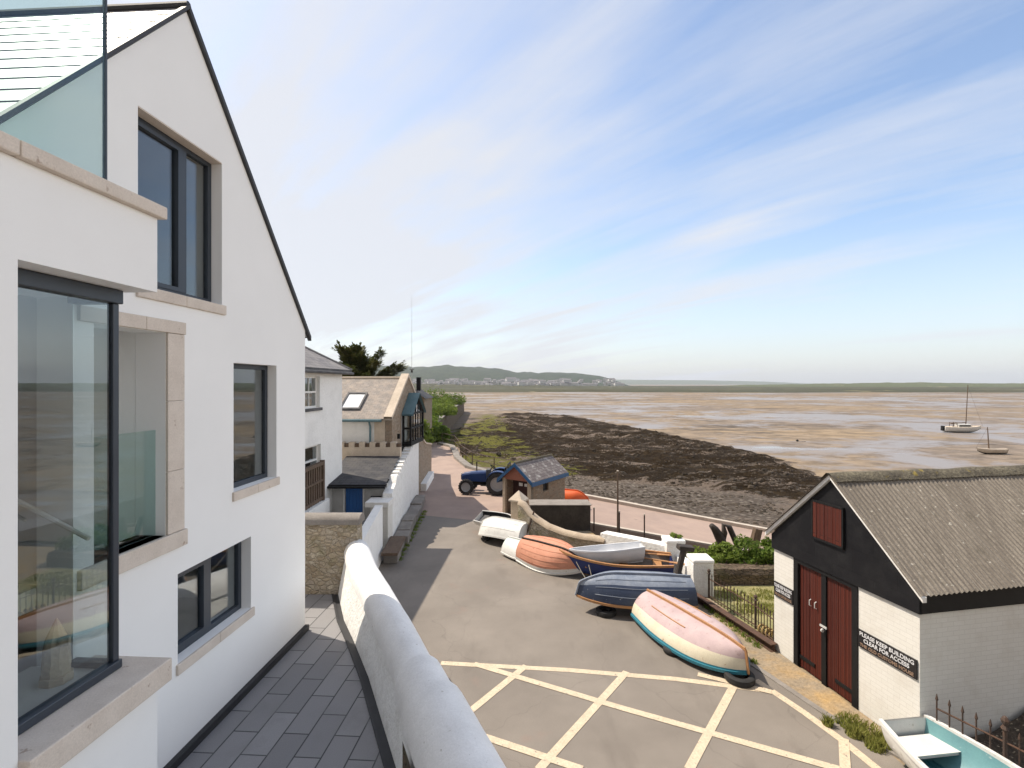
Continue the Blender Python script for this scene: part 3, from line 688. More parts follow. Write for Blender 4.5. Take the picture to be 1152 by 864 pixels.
# terrace paving, drain and white parapet
PB = [(-3.72, 10.95), (-3.2, 9.75), (-2.76, 8.94), (-2.2, 7.85), (-1.36, 6.0), (-.45, 4.0), (.9, 1.0), (1.6, -1)]
PT = [.60, .60, .60, .60, .62, .64, .66, .66]
m = MB(); poly = [tuple(p) for p in PB]+[(-5.5, -1), (-5.0, 10.95)]
m.prism(poly, -.02, TER); tag(m.build('terrace', 'paver', uvrot=R(86.4)), kind='structure')
def offs(pts, d):
    out = []
    for i, p in enumerate(pts):
        a = V(pts[max(i-1, 0)]); b = V(pts[min(i+1, len(pts)-1)]); t = (b-a).normalized(); out.append(V(p)+V((-t.y, t.x))*d[i] if not isinstance(d, (int, float)) else V(p)+V((-t.y, t.x))*d)
    return out
m = MB(); a = offs(PB, -.13); b = offs(PB, 0.0)
m.grid([[(*p, TER+.004), (*q, TER+.004)] for p, q in zip(a, b)]); 
a1, b1 = offs(PB, -.13), offs(PB, -.09)
m.grid([[(*p, TER+.004), (*p, TER+.03), (*q, TER+.03), (*q, TER+.004)] for p, q in zip(a1, b1)])
tag(m.build('drain_channel', 'drain'), kind='structure')
par = thing('parapet_wall', 'thick white parapet wall with rounded top along the terrace edge', 'wall', (-2.2, 7.85, TER))
def resample(pts, step):
    out = []
    for a, b in zip(pts, pts[1:]):
        k = max(1, int(math.dist(a, b)/step)); out += [tuple(V(a)+(V(b)-V(a))*i/k) for i in range(k)]
    return out+[pts[-1]]
PR = resample(PB, .22)
def capring(p, q, z0, h, n=9, bulge=0, ph=0):
    """half-round cap between inner point p and outer point q"""
    p, q = V(p), V(q); c = (p+q)/2; r = (q-p)/2; out = []
    for k in range(n+1):
        a = pi*k/n; o = c-r*(cos(a))*(1+bulge); z = z0+h*sin(a)**.85
        out.append((o.x, o.y, z+.008*noise.noise(V((o.x*3, o.y*3, k+ph)))))
    return out
rows = []; inn = offs(PR, .0); out_ = offs(PR, .62)
capup = lambda y: .17*max(0, min(1, (y-8.2)/2.6))
for p, q in zip(inn, out_):
    wob = .02*noise.noise(V((p.x*2, p.y*2, 0)))
    n_ = (V(q)-V(p)).normalized()*.15; u_ = capup(p.y)
    rows.append([(p.x, p.y, TER), (p.x+wob+n_.x*.35, p.y+n_.y*.35, TER+.30), (p.x+wob*.5+n_.x, p.y+n_.y, 2.13+u_), (q.x, q.y, 2.13+u_), (q.x, q.y, -.05)])
m = MB(); m.grid(rows); m.face([rows[0][i] for i in range(5)]); m.build('wall', 'limewash_rough', par, smooth=45)
m = MB(); rows = []
for i, (p, q) in enumerate(zip(offs(PR, .115), offs(PR, .66))):
    rows.append(capring(p, q, 2.11+capup(p.y), .36, 12))
e0 = [(x+(.22 if k else 0)*0, y+.0, z) for k, (x, y, z) in enumerate(rows[0])]
ci = V(e0[0])*.5+V(e0[-1])*.5
m.grid([[tuple(ci+V((-.05, .12, .05))+(V(p)-ci)*.30) for p in e0], [tuple(ci+V((-.06, .10, 0))+(V(p)-ci)*.72) for p in e0]]+rows)
m.build('rounded_coping', 'cap_render', par, smooth='all')
m = MB(); sub = [p for p in PR if p[1] < 5.95]
rows = [capring(p, q, 2.06, .50, 12, .02, 3) for p, q in zip(offs(sub, .03), offs(sub, .77))]
m.grid(rows); m.face(rows[0]); m.build('coping_patch', 'cap_render', par, smooth=50)
m = MB(); sub = [p for p in PR if 5.3 < p[1] < 6.45]
rows = [capring(p, q, 2.08, .445, 12, .01, 9) for p, q in zip(offs(sub, .07), offs(sub, .72))]
m.grid(rows); m.face(rows[0]); m.build('coping_patch', 'cap_render', par, smooth=50)
m = MB(); q = offs([p for p in PB], -.012)
m.face([(-1.19-.012, 5.62, 2.08), (-1.19-.012, 5.62, 1.55), (-.60-.02, 4.33, 1.55), (-.60-.02, 4.33, 2.02)])
m.build('exposed_stone', 'rubble_dark', par)

# rubble wall closing the terrace end
ew = thing('rubble_wall', 'tan rubble stone wall with rendered rounded top at terrace end', 'wall', (-4.2, 11.2, TER))
m = MB(); m.box(-5.6, -3.32, 11.0, 11.38, -.02, 3.0); m.build('wall', 'rubble_tan', ew, bevel=.03)
m = MB(); m.grid([[(x, 11.19-.23*cos(a), 2.98+.20*sin(a)**.7) for a in [pi*k/8 for k in range(9)]] for x in (-5.6, -3.28)]); m.face([(-3.28, 11.19-.23*cos(pi*k/8), 2.98+.20*sin(pi*k/8)**.7) for k in range(9)])
m.build('coping', 'conc', ew, smooth=60)

# ------------------------------------------------------------------ neighbouring buildings on the left
# white cottage with hipped slate roof
CF = frame(-8.05, 0, .0624, .998)
cot = thing('cottage', 'plain white cottage with grey slate roof and sash windows beyond the gabled house', 'cottage', tuple(CF(18, -2.5, 0)))
m = MB(); m.plate([(12.2, -.01), (20.45, -.01), (20.45, 6.45), (12.2, 6.45)], [[(17.25, 5.16), (18.42, 5.16), (18.42, 6.28), (17.25, 6.28)], [(16.0, 2.75), (18.5, 2.75), (18.5, 3.85), (16.0, 3.85)]], CF, -.3, 0)
m.plate([(-5, -.01), (-.3, -.01), (-.3, 6.45), (-5, 6.45)], [], lambda u, o, z: CF(20.45+o, u, z), -.3, 0)
m.plate([(-5, -.01), (-.3, -.01), (-.3, 6.45), (-5, 6.45)], [], lambda u, o, z: CF(12.5+o, u, z), -.3, 0)
m.plate([(12.2, -.01), (20.45, -.01), (20.45, 6.45), (12.2, 6.45)], [], lambda u, o, z: CF(u, o-5.0, z), -.3, 0)
m.build('wall', 'limewash', cot)
m = MB(fT(CF)); e = .28
A, B_, C_, D_ = (11.9, e, 6.56), (20.75, e, 6.56), (20.75, -5.3, 6.56), (11.9, -5.3, 6.56); r1, r2 = (14.5, -2.5, 8.25), (18.35, -2.5, 8.25)
m.face([A, B_, r2, r1]); m.face([B_, C_, r2]); m.face([C_, D_, r1, r2]); m.face([D_, A, r1])
m.box(11.9, 20.75, -5.3, e, 6.42, 6.555, 1)
croof = m.build('roof', ['slate', 'grey_felt'], cot, merge=False)
m = MB(fT(CF)); m.tube([r1, r2], .07, 6); m.tube([r2, B_], .06, 6); m.tube([r2, C_], .06, 6); m.build('ridge_tiles', 'slate', croof)
m = MB(fT(CF)); m.box(14.8, 15.5, -2.9, -2.1, 8.0, 8.75); m.lathe([(.13, 8.74), (.11, 9.0), (.12, 9.02)], 10, c=CF(15.15, -2.5, 0)) if False else None
m.build('chimney', 'grey_felt', croof)
def sash(P, par, s0, s1, z0, z1, rec=.12, bars=True, sill='grey_felt'):
    f = MB(fT(P)); o0, o1 = -rec-.06, -rec; t = .07
    f.box(s0, s1, o0, o1, z0, z0+t); f.box(s0, s1, o0, o1, z1-t, z1); f.box(s0, s0+t, o0, o1, z0+t, z1-t); f.box(s1-t, s1, o0, o1, z0+t, z1-t)
    zm = (z0+z1)/2; f.box(s0+t, s1-t, o0, o1+.012, zm-.03, zm+.03)
    if bars: sm = (s0+s1)/2; f.box(sm-.015, sm+.015, o0+.02, o1-.005, z0+t, zm-.03); f.box(sm-.015, sm+.015, o0+.02, o1-.005, zm+.03, z1-t)
    f = f.build('window', 'white_paint', par)
    g = MB(fT(P)); g.box(s0+t, s1-t, o0+.024, o0+.03, z0+t, z1-t); g.build('pane', 'glass', f)
    g = MB(fT(P)); g.box(s0+t, s1-t, o0-.10, o0-.08, z0+t, z1-t); g.build('blind', 'dark_conc', f)
    if sill: g = MB(fT(P)); g.box(s0-.08, s1+.08, -rec, .07, z0-.1, z0-.002); g.build('sill', sill, f)
sash(CF, cot, 17.25, 18.42, 5.16, 6.28)
sash(CF, cot, 16.0, 18.5, 2.75, 3.85, bars=True, sill='white_paint')
m = MB(fT(CF)); m.tube([(11.9, .33, 6.42), (20.75, .33, 6.42)], .055, 8); m.build('gutter', 'grey_felt', cot)

# yard: boarded fence in front of the cottage
yf = thing('timber_fence', 'grey weathered slatted fence panel below the lower cottage window', 'fence', (-6.8, 17.2, 1.85))
m = MB()
for k in range(10): m.box(-6.8, -6.76, 16.25+k*.2, 16.25+k*.2+.10, 1.86, 3.15)
m.box(-6.85, -6.7, 16.1, 18.3, 3.13, 3.24); m.box(-6.83, -6.73, 16.1, 18.3, 1.9, 2.0); m.box(-6.83, -6.73, 16.1, 18.3, 2.55, 2.62); m.build('panel', 'old_wood', yf)
for y in (16.1, 18.3): m = MB(); m.box(-6.85, -6.71, y-.07, y+.07, 1.85, 3.28); m.build('post', 'old_wood', yf)
yw = thing('yard_wall', 'low white yard wall under the slatted fence', 'wall', (-6.95, 16.3, 0))
m = MB(); m.box(-6.92, -6.62, 14.2, 18.6, -.01, 1.85); m.build('wall', 'limewash', yw)

# store with dark slate roof and blue door
st = thing('store_shed', 'small store with dark slate lean-to roof and bright blue door', 'shed', (-5.9, 20, 0))
m = MB()
m.plate([(-7.05, -.01), (-4.75, -.01), (-4.75, 2.22), (-7.05, 2.22)], [[(-6.34, .1), (-5.66, .1), (-5.66, 2.12), (-6.34, 2.12)]], lambda u, o, z: V((u, 19.45-o, z)), -.2, 0)
m.box(-7.05, -6.85, 19.66, 22.6, -.01, 2.35); m.box(-7.05, -5.2, 22.42, 22.6, -.01, 2.7)
m.build('wall', 'sand_floor', st)
m = MB(); m.grid([[(-7.2, 19.1, 2.24), (-4.72, 19.1, 2.24)], [(-7.3, 22.6, 2.82), (-4.95, 22.6, 2.82)]]); m.grid([[(-7.2, 19.1, 2.24), (-4.72, 19.1, 2.24)], [(-7.2, 19.1, 2.14), (-4.72, 19.1, 2.14)]], 1)
m.face([(-7.2, 19.1, 2.14), (-4.72, 19.1, 2.14), (-4.95, 22.6, 2.72), (-7.3, 22.6, 2.72)]); m.face([(-7.2, 19.1, 2.24), (-7.2, 19.1, 2.14), (-7.3, 22.6, 2.72), (-7.3, 22.6, 2.82)])
m.build('roof', ['slate_dark', 'black_paint'], st, recalc=False)
m = MB(); m.tube([(-7.2, 19.03, 2.16), (-4.72, 19.03, 2.16)], .05, 8); m.tube([(-7.12, 19.06, 2.1), (-7.12, 19.25, 1.9), (-7.12, 19.3, .1)], .04, 8); m.build('gutter', 'black_paint', st)
m = MB()
for k in range(5): m.box(-6.33+k*.134, -6.33+k*.134+.130, 19.52, 19.56, .12, 2.10)
d = m.build('door', 'blue_door', st); m = MB(); m.lathe([(.0, -.05), (.03, -.045), (.03, -.02), (.012, -.015), (.012, 0)], 8, axis='Y', c=(-5.75, 19.52, 1.1)); m.build('handle', 'iron', d)
m = MB(); m.box(-6.40, -6.345, 19.4, 19.5, .1, 2.18); m.box(-5.655, -5.60, 19.4, 19.5, .1, 2.18); m.box(-6.40, -5.60, 19.4, 19.5, 2.125, 2.19); m.build('door_frame', 'white_paint', st)
m = MB(); m.box(-5.35, -4.95, 19.38, 19.44, 1.3, 1.75); m.build('hatch', 'black_paint', st)

# flat felt canopy and white pier in front of the store
cn = thing('felt_canopy', 'small flat grey felt canopy beside white pier in the yard', 'canopy', (-4.8, 16.6, 0))
m = MB(); m.cbox((-4.95, 15.7, 1.55), (.85, 1.3, .09), 0, R(5)); m.build('deck', 'grey_felt', cn); m = MB(); m.box(-5.3, -5.2, 15.2, 15.3, .0, 1.50); m.build('post', 'old_wood', cn); m = MB(); m.box(-5.3, -5.2, 16.1, 16.2, .0, 1.56); m.build('post', 'old_wood', cn)
pr = thing('white_pier', 'squat white brick pier with dark plants on its flat top in the yard', 'pier', (-4.75, 18.5, 0))
m = MB(); m.box(-5.05, -4.42, 18.25, 18.95, -.01, 1.62); m.build('shaft', 'white_brick', pr, bevel=.01); m = MB(); m.box(-5.22, -4.38, 18.15, 19.02, 1.62, 1.80); m.build('cap', 'white_paint', pr, bevel=.01)
rw = thing('roadside_wall', 'short sloping white wall between parapet end and the yard', 'wall', (-4.3, 15.5, 0))
m = MB(); m.grid([[(-4.42, 17.5, -.01), (-4.42, 17.5, 1.86), (-4.68, 17.5, 1.86), (-4.68, 17.5, -.01)], [(-4.1, 13.9, -.01), (-4.1, 13.9, 1.66), (-4.36, 13.9, 1.66), (-4.36, 13.9, -.01)], [(-3.75, 11.4, -.01), (-3.75, 11.4, 1.60), (-4.05, 11.4, 1.60), (-4.05, 11.4, -.01)]])
m.face([(-4.42, 17.5, -.01), (-4.42, 17.5, 1.86), (-4.68, 17.5, 1.86), (-4.68, 17.5, -.01)]); m.build('wall', 'limewash', rw)

# crenellated white wall along the road
cw = thing('crenellated_wall', 'tall white roadside wall with rough stepped battlement top', 'wall', (-4.75, 23, 0))
WF = frame(-4.44, 18.95, -.6, 8.7); L = math.hypot(.6, 8.7)
m = MB(); n = 34; tops = []
outl = [(0, -.01), (L, -.01)]
zt = lambda s: 2.25+.95*min(1, s/7.6)
up = []
k = 0; s = 1.2
up = [(0, 1.95), (.9, 2.15)]
while s < L-.1:
    h = random.uniform(.09, .15) if k % 2 == 0 else random.uniform(0, .03); e_ = min(L, s+random.uniform(.2, .32))
    up += [(s, zt(s)+h-.12), (e_, zt(e_)+h-.12)]; s = e_+.002; k += 1
outl += up[::-1]
m.plate(outl, [], WF, -.34, 0); m.build('wall', 'limewash_rough', cw)
lg = thing('stone_ledge', 'rough grey stone ledge with mossy foot along the white battlement wall', 'ledge', (-4.3, 22, 0))
m = MB(fT(WF)); s = -1.9
random.seed(3)
while s < 6.8:
    l = random.uniform(.7, 1.3); h = random.uniform(.32, .42)-.02*max(0, s-4); wd = random.uniform(.42, .55)
    m.cbox((s+l/2, wd/2+.03, h/2), (l-.03, wd, h), random.uniform(-.03, .03)); s += l
m.build('slabs', 'conc', lg, bevel=.03)
m = MB(fT(WF)); m.box(-2.3, -.4, .02, .55, .40, .49); m.build('bench_slab', 'old_wood', lg)
# battlements across the yard
bt = thing('yard_battlement', 'low cream wall with brown gapped battlements behind the store roof', 'wall', (-6, 22.8, 0))
m = MB(); m.box(-8.6, -4.95, 22.66, 22.96, -.01, 3.2)
for k in range(7): m.box(-8.15+k*.46, -7.90+k*.46, 22.66, 22.96, 3.2, 3.42)
m.build('wall', 'tan_coping', bt)
for k in range(7): m = MB(); m.box(-7.89+k*.46, -7.70+k*.46, 22.72, 22.92, 3.2, 3.36); m.build('brick_infill', 'old_wood', bt)
# stone pier + brown garden wall in front of the chapel house
gw = thing('garden_wall', 'brown stone garden wall with sloping top and white foot below the porch', 'wall', (-5.2, 30, 0))
GW = frame(-5.10, 27.75, -.35, 6.8)
m = MB(); m.plate([(0, -.01), (6.8, -.01), (6.8, 1.9), (3.4, 2.35), (.4, 3.15), (0, 3.15)], [], GW, -.4, .02); m.build('wall', 'rubble_brown', gw)
m = MB(fT(GW)); m.grid([[(s, -.45, z), (s, .07, z), (s, .07, z+.1), (s, -.45, z+.1)] for s, z in ((-.02, 3.15), (.4, 3.15), (3.4, 2.35), (6.85, 1.9))], closed=True); m.build('coping', 'tan_coping', gw)
m = MB(fT(GW)); m.box(.9, 5.0, .02, .36, -.01, .42); m.build('foot', 'limewash', gw, bevel=.02)

# converted stone chapel house with glazed porch
KF0 = frame(-5.40, 23.05, .0624, .998)
KF = lambda s, o, z: KF0(s*.81, o*.81, z*.92+.5)
ch = thing('stone_house', 'stone house with coped gable, weathered slate roof, skylight and glazed porch', 'house', tuple(KF(3.3, -3, -.54)))
gz = [(0, -.56), (6.6, -.56), (6.6, 4.35), (3.3, 6.35), (0, 4.35)]
m = MB(); m.plate(gz, [[(1.9, .6), (4.7, .6), (4.7, 4.4), (1.9, 4.4)]], KF, -.4, 0); m.build('gable_wall', 'rubble_brown', ch)
m = MB(); m.plate([(-9, -.56), (-.42, -.56), (-.42, 4.3), (-9, 4.3)], [], lambda u, o, z: KF(0+o, u, z), 0, .3); m.build('side_wall', 'limewash', ch); m = MB(); m.plate([(-9, -.56), (-.42, -.56), (-.42, 4.3), (-9, 4.3)], [], lambda u, o, z: KF(6.3+o, u, z), 0, .3)
m.build('side_wall', 'limewash', ch)
m = MB(fT(KF)); m.box(-.02, .3, -1.0, -.401, -.56, 4.28); m.build('quoin', 'tan_coping', ch)
m = MB(fT(KF)); m.face([(-.25, -9, 4.28), (-.25, -.35, 4.28), (3.3, -.35, 6.30), (3.3, -9, 6.30)]); m.face([(6.85, -9, 4.28), (3.3, -9, 6.30), (3.3, -.35, 6.30), (6.85, -.35, 4.28)])
m.face([(-.25, -9, 4.22), (-.25, -.35, 4.22), (3.3, -.35, 6.24), (3.3, -9, 6.24)])
cr_ = m.build('roof', 'slate_warm', ch, recalc=False, merge=False)
m = MB(fT(KF)); m.tube([(3.3, -9, 6.32), (3.3, -.35, 6.32)], .09, 6); m.build('ridge_tiles', 'tan_coping', cr_)
m = MB(fT(KF)); 
for sg in (-1, 1):
    m.grid([[(3.3+sg*a, -.40, z), (3.3+sg*a, .07, z), (3.3+sg*a, .07, z+.17), (3.3+sg*a, -.40, z+.17)] for a, z in ((0, 6.38), (1.2, 5.65), (3.0, 4.56), (3.55, 4.22))], closed=True)
m.build('coping', 'tan_coping', ch)
m = MB(fT(KF)); T_ = lambda a, o, h: (-.25+a*.869, o, 4.28+a*.4945+h)
def slab(m, a0, a1, o0, o1, h0, h1):
    i = [m._p(T_(a, o, h)) for h in (h0, h1) for o in (o0, o1) for a in (a0, a1)]
    for q in ((0, 2, 3, 1), (4, 5, 7, 6), (0, 1, 5, 4), (2, 6, 7, 3), (0, 4, 6, 2), (1, 3, 7, 5)): m.f.append([i[k] for k in q]); m.m.append(0)
for q in ((.75, .87, -3.2, -2.0), (2.25, 2.37, -3.2, -2.0), (.87, 2.25, -3.2, -3.1), (.87, 2.25, -2.1, -2.0)): slab(m, q[0], q[1], q[2], q[3], .0, .10)
sk = m.build('skylight', 'grey_felt', cr_); m = MB(fT(KF)); slab(m, .87, 2.25, -3.1, -2.1, .03, .05); m.build('pane', pm('skylight_glass', (.55, .58, .60), .1, fine=0, spec=.9), sk) if False else m.build('skylight_pane', pm('skylight_blind', (.72, .73, .74), .25, fine=.01, spec=.6), cr_)
m = MB(fT(KF)); m.tube([(-.33, -9, 4.2), (-.33, -.5, 4.2)], .07, 8); m.tube([(-.33, -1.2, 4.2), (-.12, -1.2, 3.9), (-.10, -1.2, .2)], .06, 8); m.build('gutter', 'teal_lead', ch)
# porch: glazed gabled oriel riding over the wall top
m = MB(fT(KF)); p0, p1, po, zb, ze, za = 2.0, 5.0, .52, 2.86, 4.45, 5.35; pm_ = (p0+p1)/2
for s in (p0, p1):
    for o in (.08, po): m.box(s-.06, s+.06, o-.06, o+.06, zb, ze)
for s in (2.6, 3.2, 3.8, 4.4): m.box(s-.03, s+.03, po-.04, po+.03, zb, ze+max(0, (za-ze)*(1-abs(s-pm_)/1.5)-.08))
for z in (zb+.04, 3.65, ze-.04): m.box(p0, p1, po-.05, po+.035, z-.05, z+.05); m.box(p0-.05, p0+.03, .08, po, z-.05, z+.05)
m.tube([(p0, po, ze), (pm_, po, za), (p1, po, ze)], .07, 4)
m.box(p0-.08, p1+.08, .02, po+.06, zb-.12, zb)
pc = m.build('porch', 'black_paint', ch)
m = MB(fT(KF))
for h in (0, -.07):
    m.face([(p0-.2, .02, ze-.06+h), (p0-.2, po+.2, ze-.06+h), (pm_, po+.2, za+.15+h), (pm_, .02, za+.15+h)]); m.face([(p1+.2, .02, ze-.06+h), (pm_, .02, za+.15+h), (pm_, po+.2, za+.15+h), (p1+.2, po+.2, ze-.06+h)])
m.build('porch_roof', 'teal_lead', pc, recalc=False, merge=False)
m = MB(fT(KF)); m.face([(p0, po-.01, zb), (p1, po-.01, zb), (p1, po-.01, ze), (pm_, po-.01, za-.05), (p0, po-.01, ze)]); m.box(p0, p0+.01, .1, po, zb, ze); m.build('glazing', 'glass', pc)
m = MB(fT(KF)); m.box(p0+.2, p1-.2, -.45, -.41, .5, 4.4); m.build('hall_wall', 'sand_floor', pc)
m = MB(fT(KF)); m.box(1.0, 1.16, .0, .14, 3.2, 3.45); m.build('wall_lamp', 'black_paint', ch)

# distant cottage behind the porch, flagpole
dc = thing('distant_cottage', 'small far cottage with dark roof and chimney among the green bushes', 'cottage', (-10.2, 52, 0))
m = MB(); m.plate([(-11.3, -.01), (-8.9, -.01), (-8.9, 4.6), (-10.1, 5.3), (-11.3, 4.6)], [[(-10.3, 3.4), (-9.7, 3.4), (-9.7, 4.3), (-10.3, 4.3)], [(-9.5, 3.4), (-9.1, 3.4), (-9.1, 4.3), (-9.5, 4.3)]], lambda u, o, z: V((u, 52-o, z)), -.3, 0); m.box(-11.3, -8.9, 52.31, 57, -.01, 4.6); m.build('wall', 'rubble_brown', dc)
m = MB(); m.grid([[(-11.5, 51.8, 4.5), (-10.1, 51.8, 5.4), (-8.7, 51.8, 4.5)], [(-11.5, 57.2, 4.5), (-10.1, 57.2, 5.4), (-8.7, 57.2, 4.5)]]); r_ = m.build('roof', 'slate_dark', dc)
m = MB(); m.box(-9.9, -9.5, 53, 53.5, 5.3, 6.7); m.build('chimney', 'black_paint', r_); m = MB(); m.box(-10.9, -10.1, 51.6, 51.72, 5.0, 5.7); m.build('panel', 'white_paint', dc)
m = MB(); m.box(-10.3, -9.7, 52.18, 52.2, 3.4, 4.3); m.box(-9.5, -9.1, 52.18, 52.2, 3.4, 4.3); m.build('window', 'white_paint', dc)
fp = thing('flagpole', 'very thin tall pale flagpole behind the stone house gable', 'flagpole', (-9.0, 46, 0))
m = MB(); m.tube([(-9.0, 46, 0), (-9.0, 46, 14.0)], [.03, .008], 8); m.build('pole', 'sand_floor', fp); m = MB(); m.box(-9.2, -8.8, 45.97, 46.03, 7.3, 7.35); m.cbox((-9.0, 46, 7.15), (.16, .16, .24)); m.build('yard_arm', 'grey_felt', fp)

# dark sea wall leading away + parapet at the bend of the quay
sw = thing('sea_wall', 'dark stone sea wall with pale top running away along the beach', 'wall', (-11, 85, 0))
SW = [(-8.3, 56, 0.0), (-9.6, 64, .5), (-10.5, 72, .6), (-13.2, 118, .55), (-15.5, 165, .2)]
m = MB(); m.grid([[(x+.15, y, MUD-.2), (x, y, z), (x-.8, y, z), (x-.8, y, -.5)] for x, y, z in SW]); m.face([(SW[0][0]+.15, SW[0][1], MUD-.2), (SW[0][0], SW[0][1], SW[0][2]), (SW[0][0]-.8, SW[0][1], SW[0][2]), (SW[0][0]-.8, SW[0][1], MUD)])
m.build('wall', 'rubble_dark', sw); m = MB(); m.grid([[(x+.10, y, z), (x+.10, y, z+.16), (x-.9, y, z+.16), (x-.9, y, z)] for x, y, z in SW]); m.build('coping', 'conc', sw)
QE = [(-7.0, 51.2), (-5.5, 48.9), (-4.75, 45), (-4.2, 41.5), (-2.85, 36.8), (-1.2, 34.4), (1.35, 31.6)]
qr = thing('quay_railing', 'thin metal post and rail fence round the bend of the quay', 'railing', (-4.2, 41.5, 0))
for x, y in resample(QE, 1.9): m = MB(); m.tube([(x, y, -.02), (x, y, 1.1)], .035, 6); m.build('post', 'iron', qr)
for z in (1.08, .6): m = MB(); m.tube([(x, y, z) for x, y in QE], .025, 6); m.build('rail', 'iron', qr)
kerb('quay_edge', [(x-.25, y-.1) for x, y in QE], .5, .18, 'conc')

# ------------------------------------------------------------------ trees and bushes
def leaf(m, c, n, s, jit=.5, m_=0):
    """one small leaf blade: a bent pair of triangles"""
    n = V(n).normalized(); a = n.orthogonal().normalized(); a = (a*cos(random.random()*6.28)+n.cross(a)*sin(random.random()*6.28)); b = n.cross(a)
    c = V(c); m.face([c-a*s, c+b*s*.45+n*s*.15, c+a*s, c-b*s*.45+n*s*.15], m_)
def rdir():
    z = random.uniform(-1, 1); t = random.random()*6.283; r = sqrt(1-z*z); return V((r*cos(t), r*sin(t), z))
def bush(name, label, cat, lobes, nleaf, ls, mt, group=None, base=None):
    """lobes: (x,y,z,rx,ry,rz) blobs filled with leaves, uneven outline; twigs as stems"""
    c0 = base or (lobes[0][0], lobes[0][1], 0)
    t = thing(name, label, cat, c0, group); m = MB()
    tot = sum(l[3]*l[5] for l in lobes)
    for l in lobes:
        k = int(nleaf*l[3]*l[5]/tot)
        subs = [(rdir(), random.uniform(.25, .5)) for _ in range(14)]
        for _ in range(k):
            d, r = random.choice(subs); q = d*.72+rdir()*r*random.random()**.4
            if q.z < -.35: q.z *= .4
            p = V((l[0]+q.x*l[3], l[1]+q.y*l[4], l[2]+q.z*l[5]))
            leaf(m, p, (q+rdir()*.8), ls*random.uniform(.6, 1.3))
    m.build('foliage', mt, t, merge=False, recalc=False)
    m = MB()
    for l in lobes:
        for _ in range(3): d = rdir(); m.tube([(c0[0], c0[1], c0[2]-.1), (l[0]+d.x*l[3]*.3, l[1]+d.y*l[4]*.3, l[2]), (l[0]+d.x*l[3]*.6, l[1]+d.y*l[4]*.6, l[2]+l[5]*.5)], [.05, .03, .01], 5)
    m.build('stem', 'trunk', t); return t
random.seed(11)
# spreading cypress behind the cottage
cy = thing('cypress_tree', 'dark spreading cypress tree with feathery upswept branches behind white cottage', 'tree', (-14.2, 47, 0))
tr = MB(); fo = MB()
tr.tube([(-14.2, 47, 0), (-14.1, 47, 2.5), (-14.0, 47, 5.2), (-13.9, 47, 7.4)], [.5, .42, .3, .12], 9)
def spray(p, d, L_, wd):
    n = int(26*L_)
    for i in range(n):
        t = random.random(); side_ = random.uniform(-1, 1)
        q = V(p)+d*L_*t+V((-d.y, d.x, 0))*side_*wd*(1-t*.75)+V((0, 0, -.10*abs(side_)*wd+random.uniform(-.10, .14)))
        dd = (d+V((-d.y, d.x, 0))*side_*.6+rdir()*.35).normalized(); a = .34*random.uniform(.6, 1.2); b = dd.cross(V((0, 0, 1))).normalized()*.085
        fo.face([q-b, q+dd*a*.5-b*1.1+V((0, 0, .03)), q+dd*a, q+dd*a*.45+b*1.1], 0)
for k in range(120):
    az = random.uniform(0, 6.283); h = random.uniform(2.4, 7.0); R_ = random.uniform(2.0, 4.2)*(1.0 if h < 6 else .75)
    el = random.uniform(.05, .75) if h < 5.8 else random.uniform(.5, 1.15)
    d = V((cos(az)*cos(el), sin(az)*cos(el), sin(el)*.75)); s = V((-14.05, 47, h))
    pts = [s+d*R_*f+V((0, 0, .35*f*f)) for f in (0, .35, .7, 1)]
    tr.tube(pts, [.11, .08, .05, .02], 5)
    for f in (.35, .5, .62, .74, .85, .95, 1.0):
        b = s+d*R_*f+V((0, 0, .35*f*f))
        for sg in (-1, 1, 0):
            dd = V((d.x*.9-sg*d.y*.7, d.y*.9+sg*d.x*.7, .28+random.uniform(-.1, .3))).normalized(); spray(b, dd, random.uniform(.55, 1.25)*(1.15-f*.3), .30)
tr.build('trunk', 'trunk', cy, smooth=50); fo.build('crown', 'cypress', cy, merge=False, recalc=False)
# green bushes on the land behind the sea wall
BL = [((-8.6, 49.5, .9), 1.5, 1.6, 'bush2', 'light green bush in front of the small far cottage'), ((-7.9, 53.5, .6), 1.3, 1.1, 'bush', 'small bush at the corner of the quay'), ((-10.6, 62, 1.0), 2.2, 1.5, 'bush', 'round bright green bush beside the stone house porch'), ((-12.6, 74, 1.2), 3.0, 1.9, 'bush', 'wide leafy bush above the start of the sea wall'),
      ((-12.0, 88, 1.3), 2.6, 1.7, 'bush2', 'yellow green bush midway along the sea wall'), ((-16.2, 92, 1.8), 3.4, 2.6, 'bush', 'tall rounded green bush behind the sea wall'),
      ((-14.6, 108, 1.4), 3.0, 2.0, 'bush2', 'pale green bush near the far end of the sea wall'), ((-19.0, 118, 2.4), 4.2, 3.0, 'bush', 'large dark green bush mass beyond the far cottage'),
      ((-15.2, 135, 1.6), 3.2, 2.3, 'bush', 'low green bush at the far point of the sea wall')]
for c, r_, h_, mt, lb in BL:
    lob = [(c[0]+random.uniform(-.6, .6)*r_, c[1]+random.uniform(-.6, .6)*r_, c[2]+random.uniform(-.3, .3), r_*random.uniform(.5, .8), r_*.7, h_*random.uniform(.6, 1.0)) for _ in range(4)]+[(*c, r_, r_, h_)]
    bush('shrub', lb, 'bush', lob, 2600, .20, mt, 'bushes along the sea wall', (c[0], c[1], -.0))
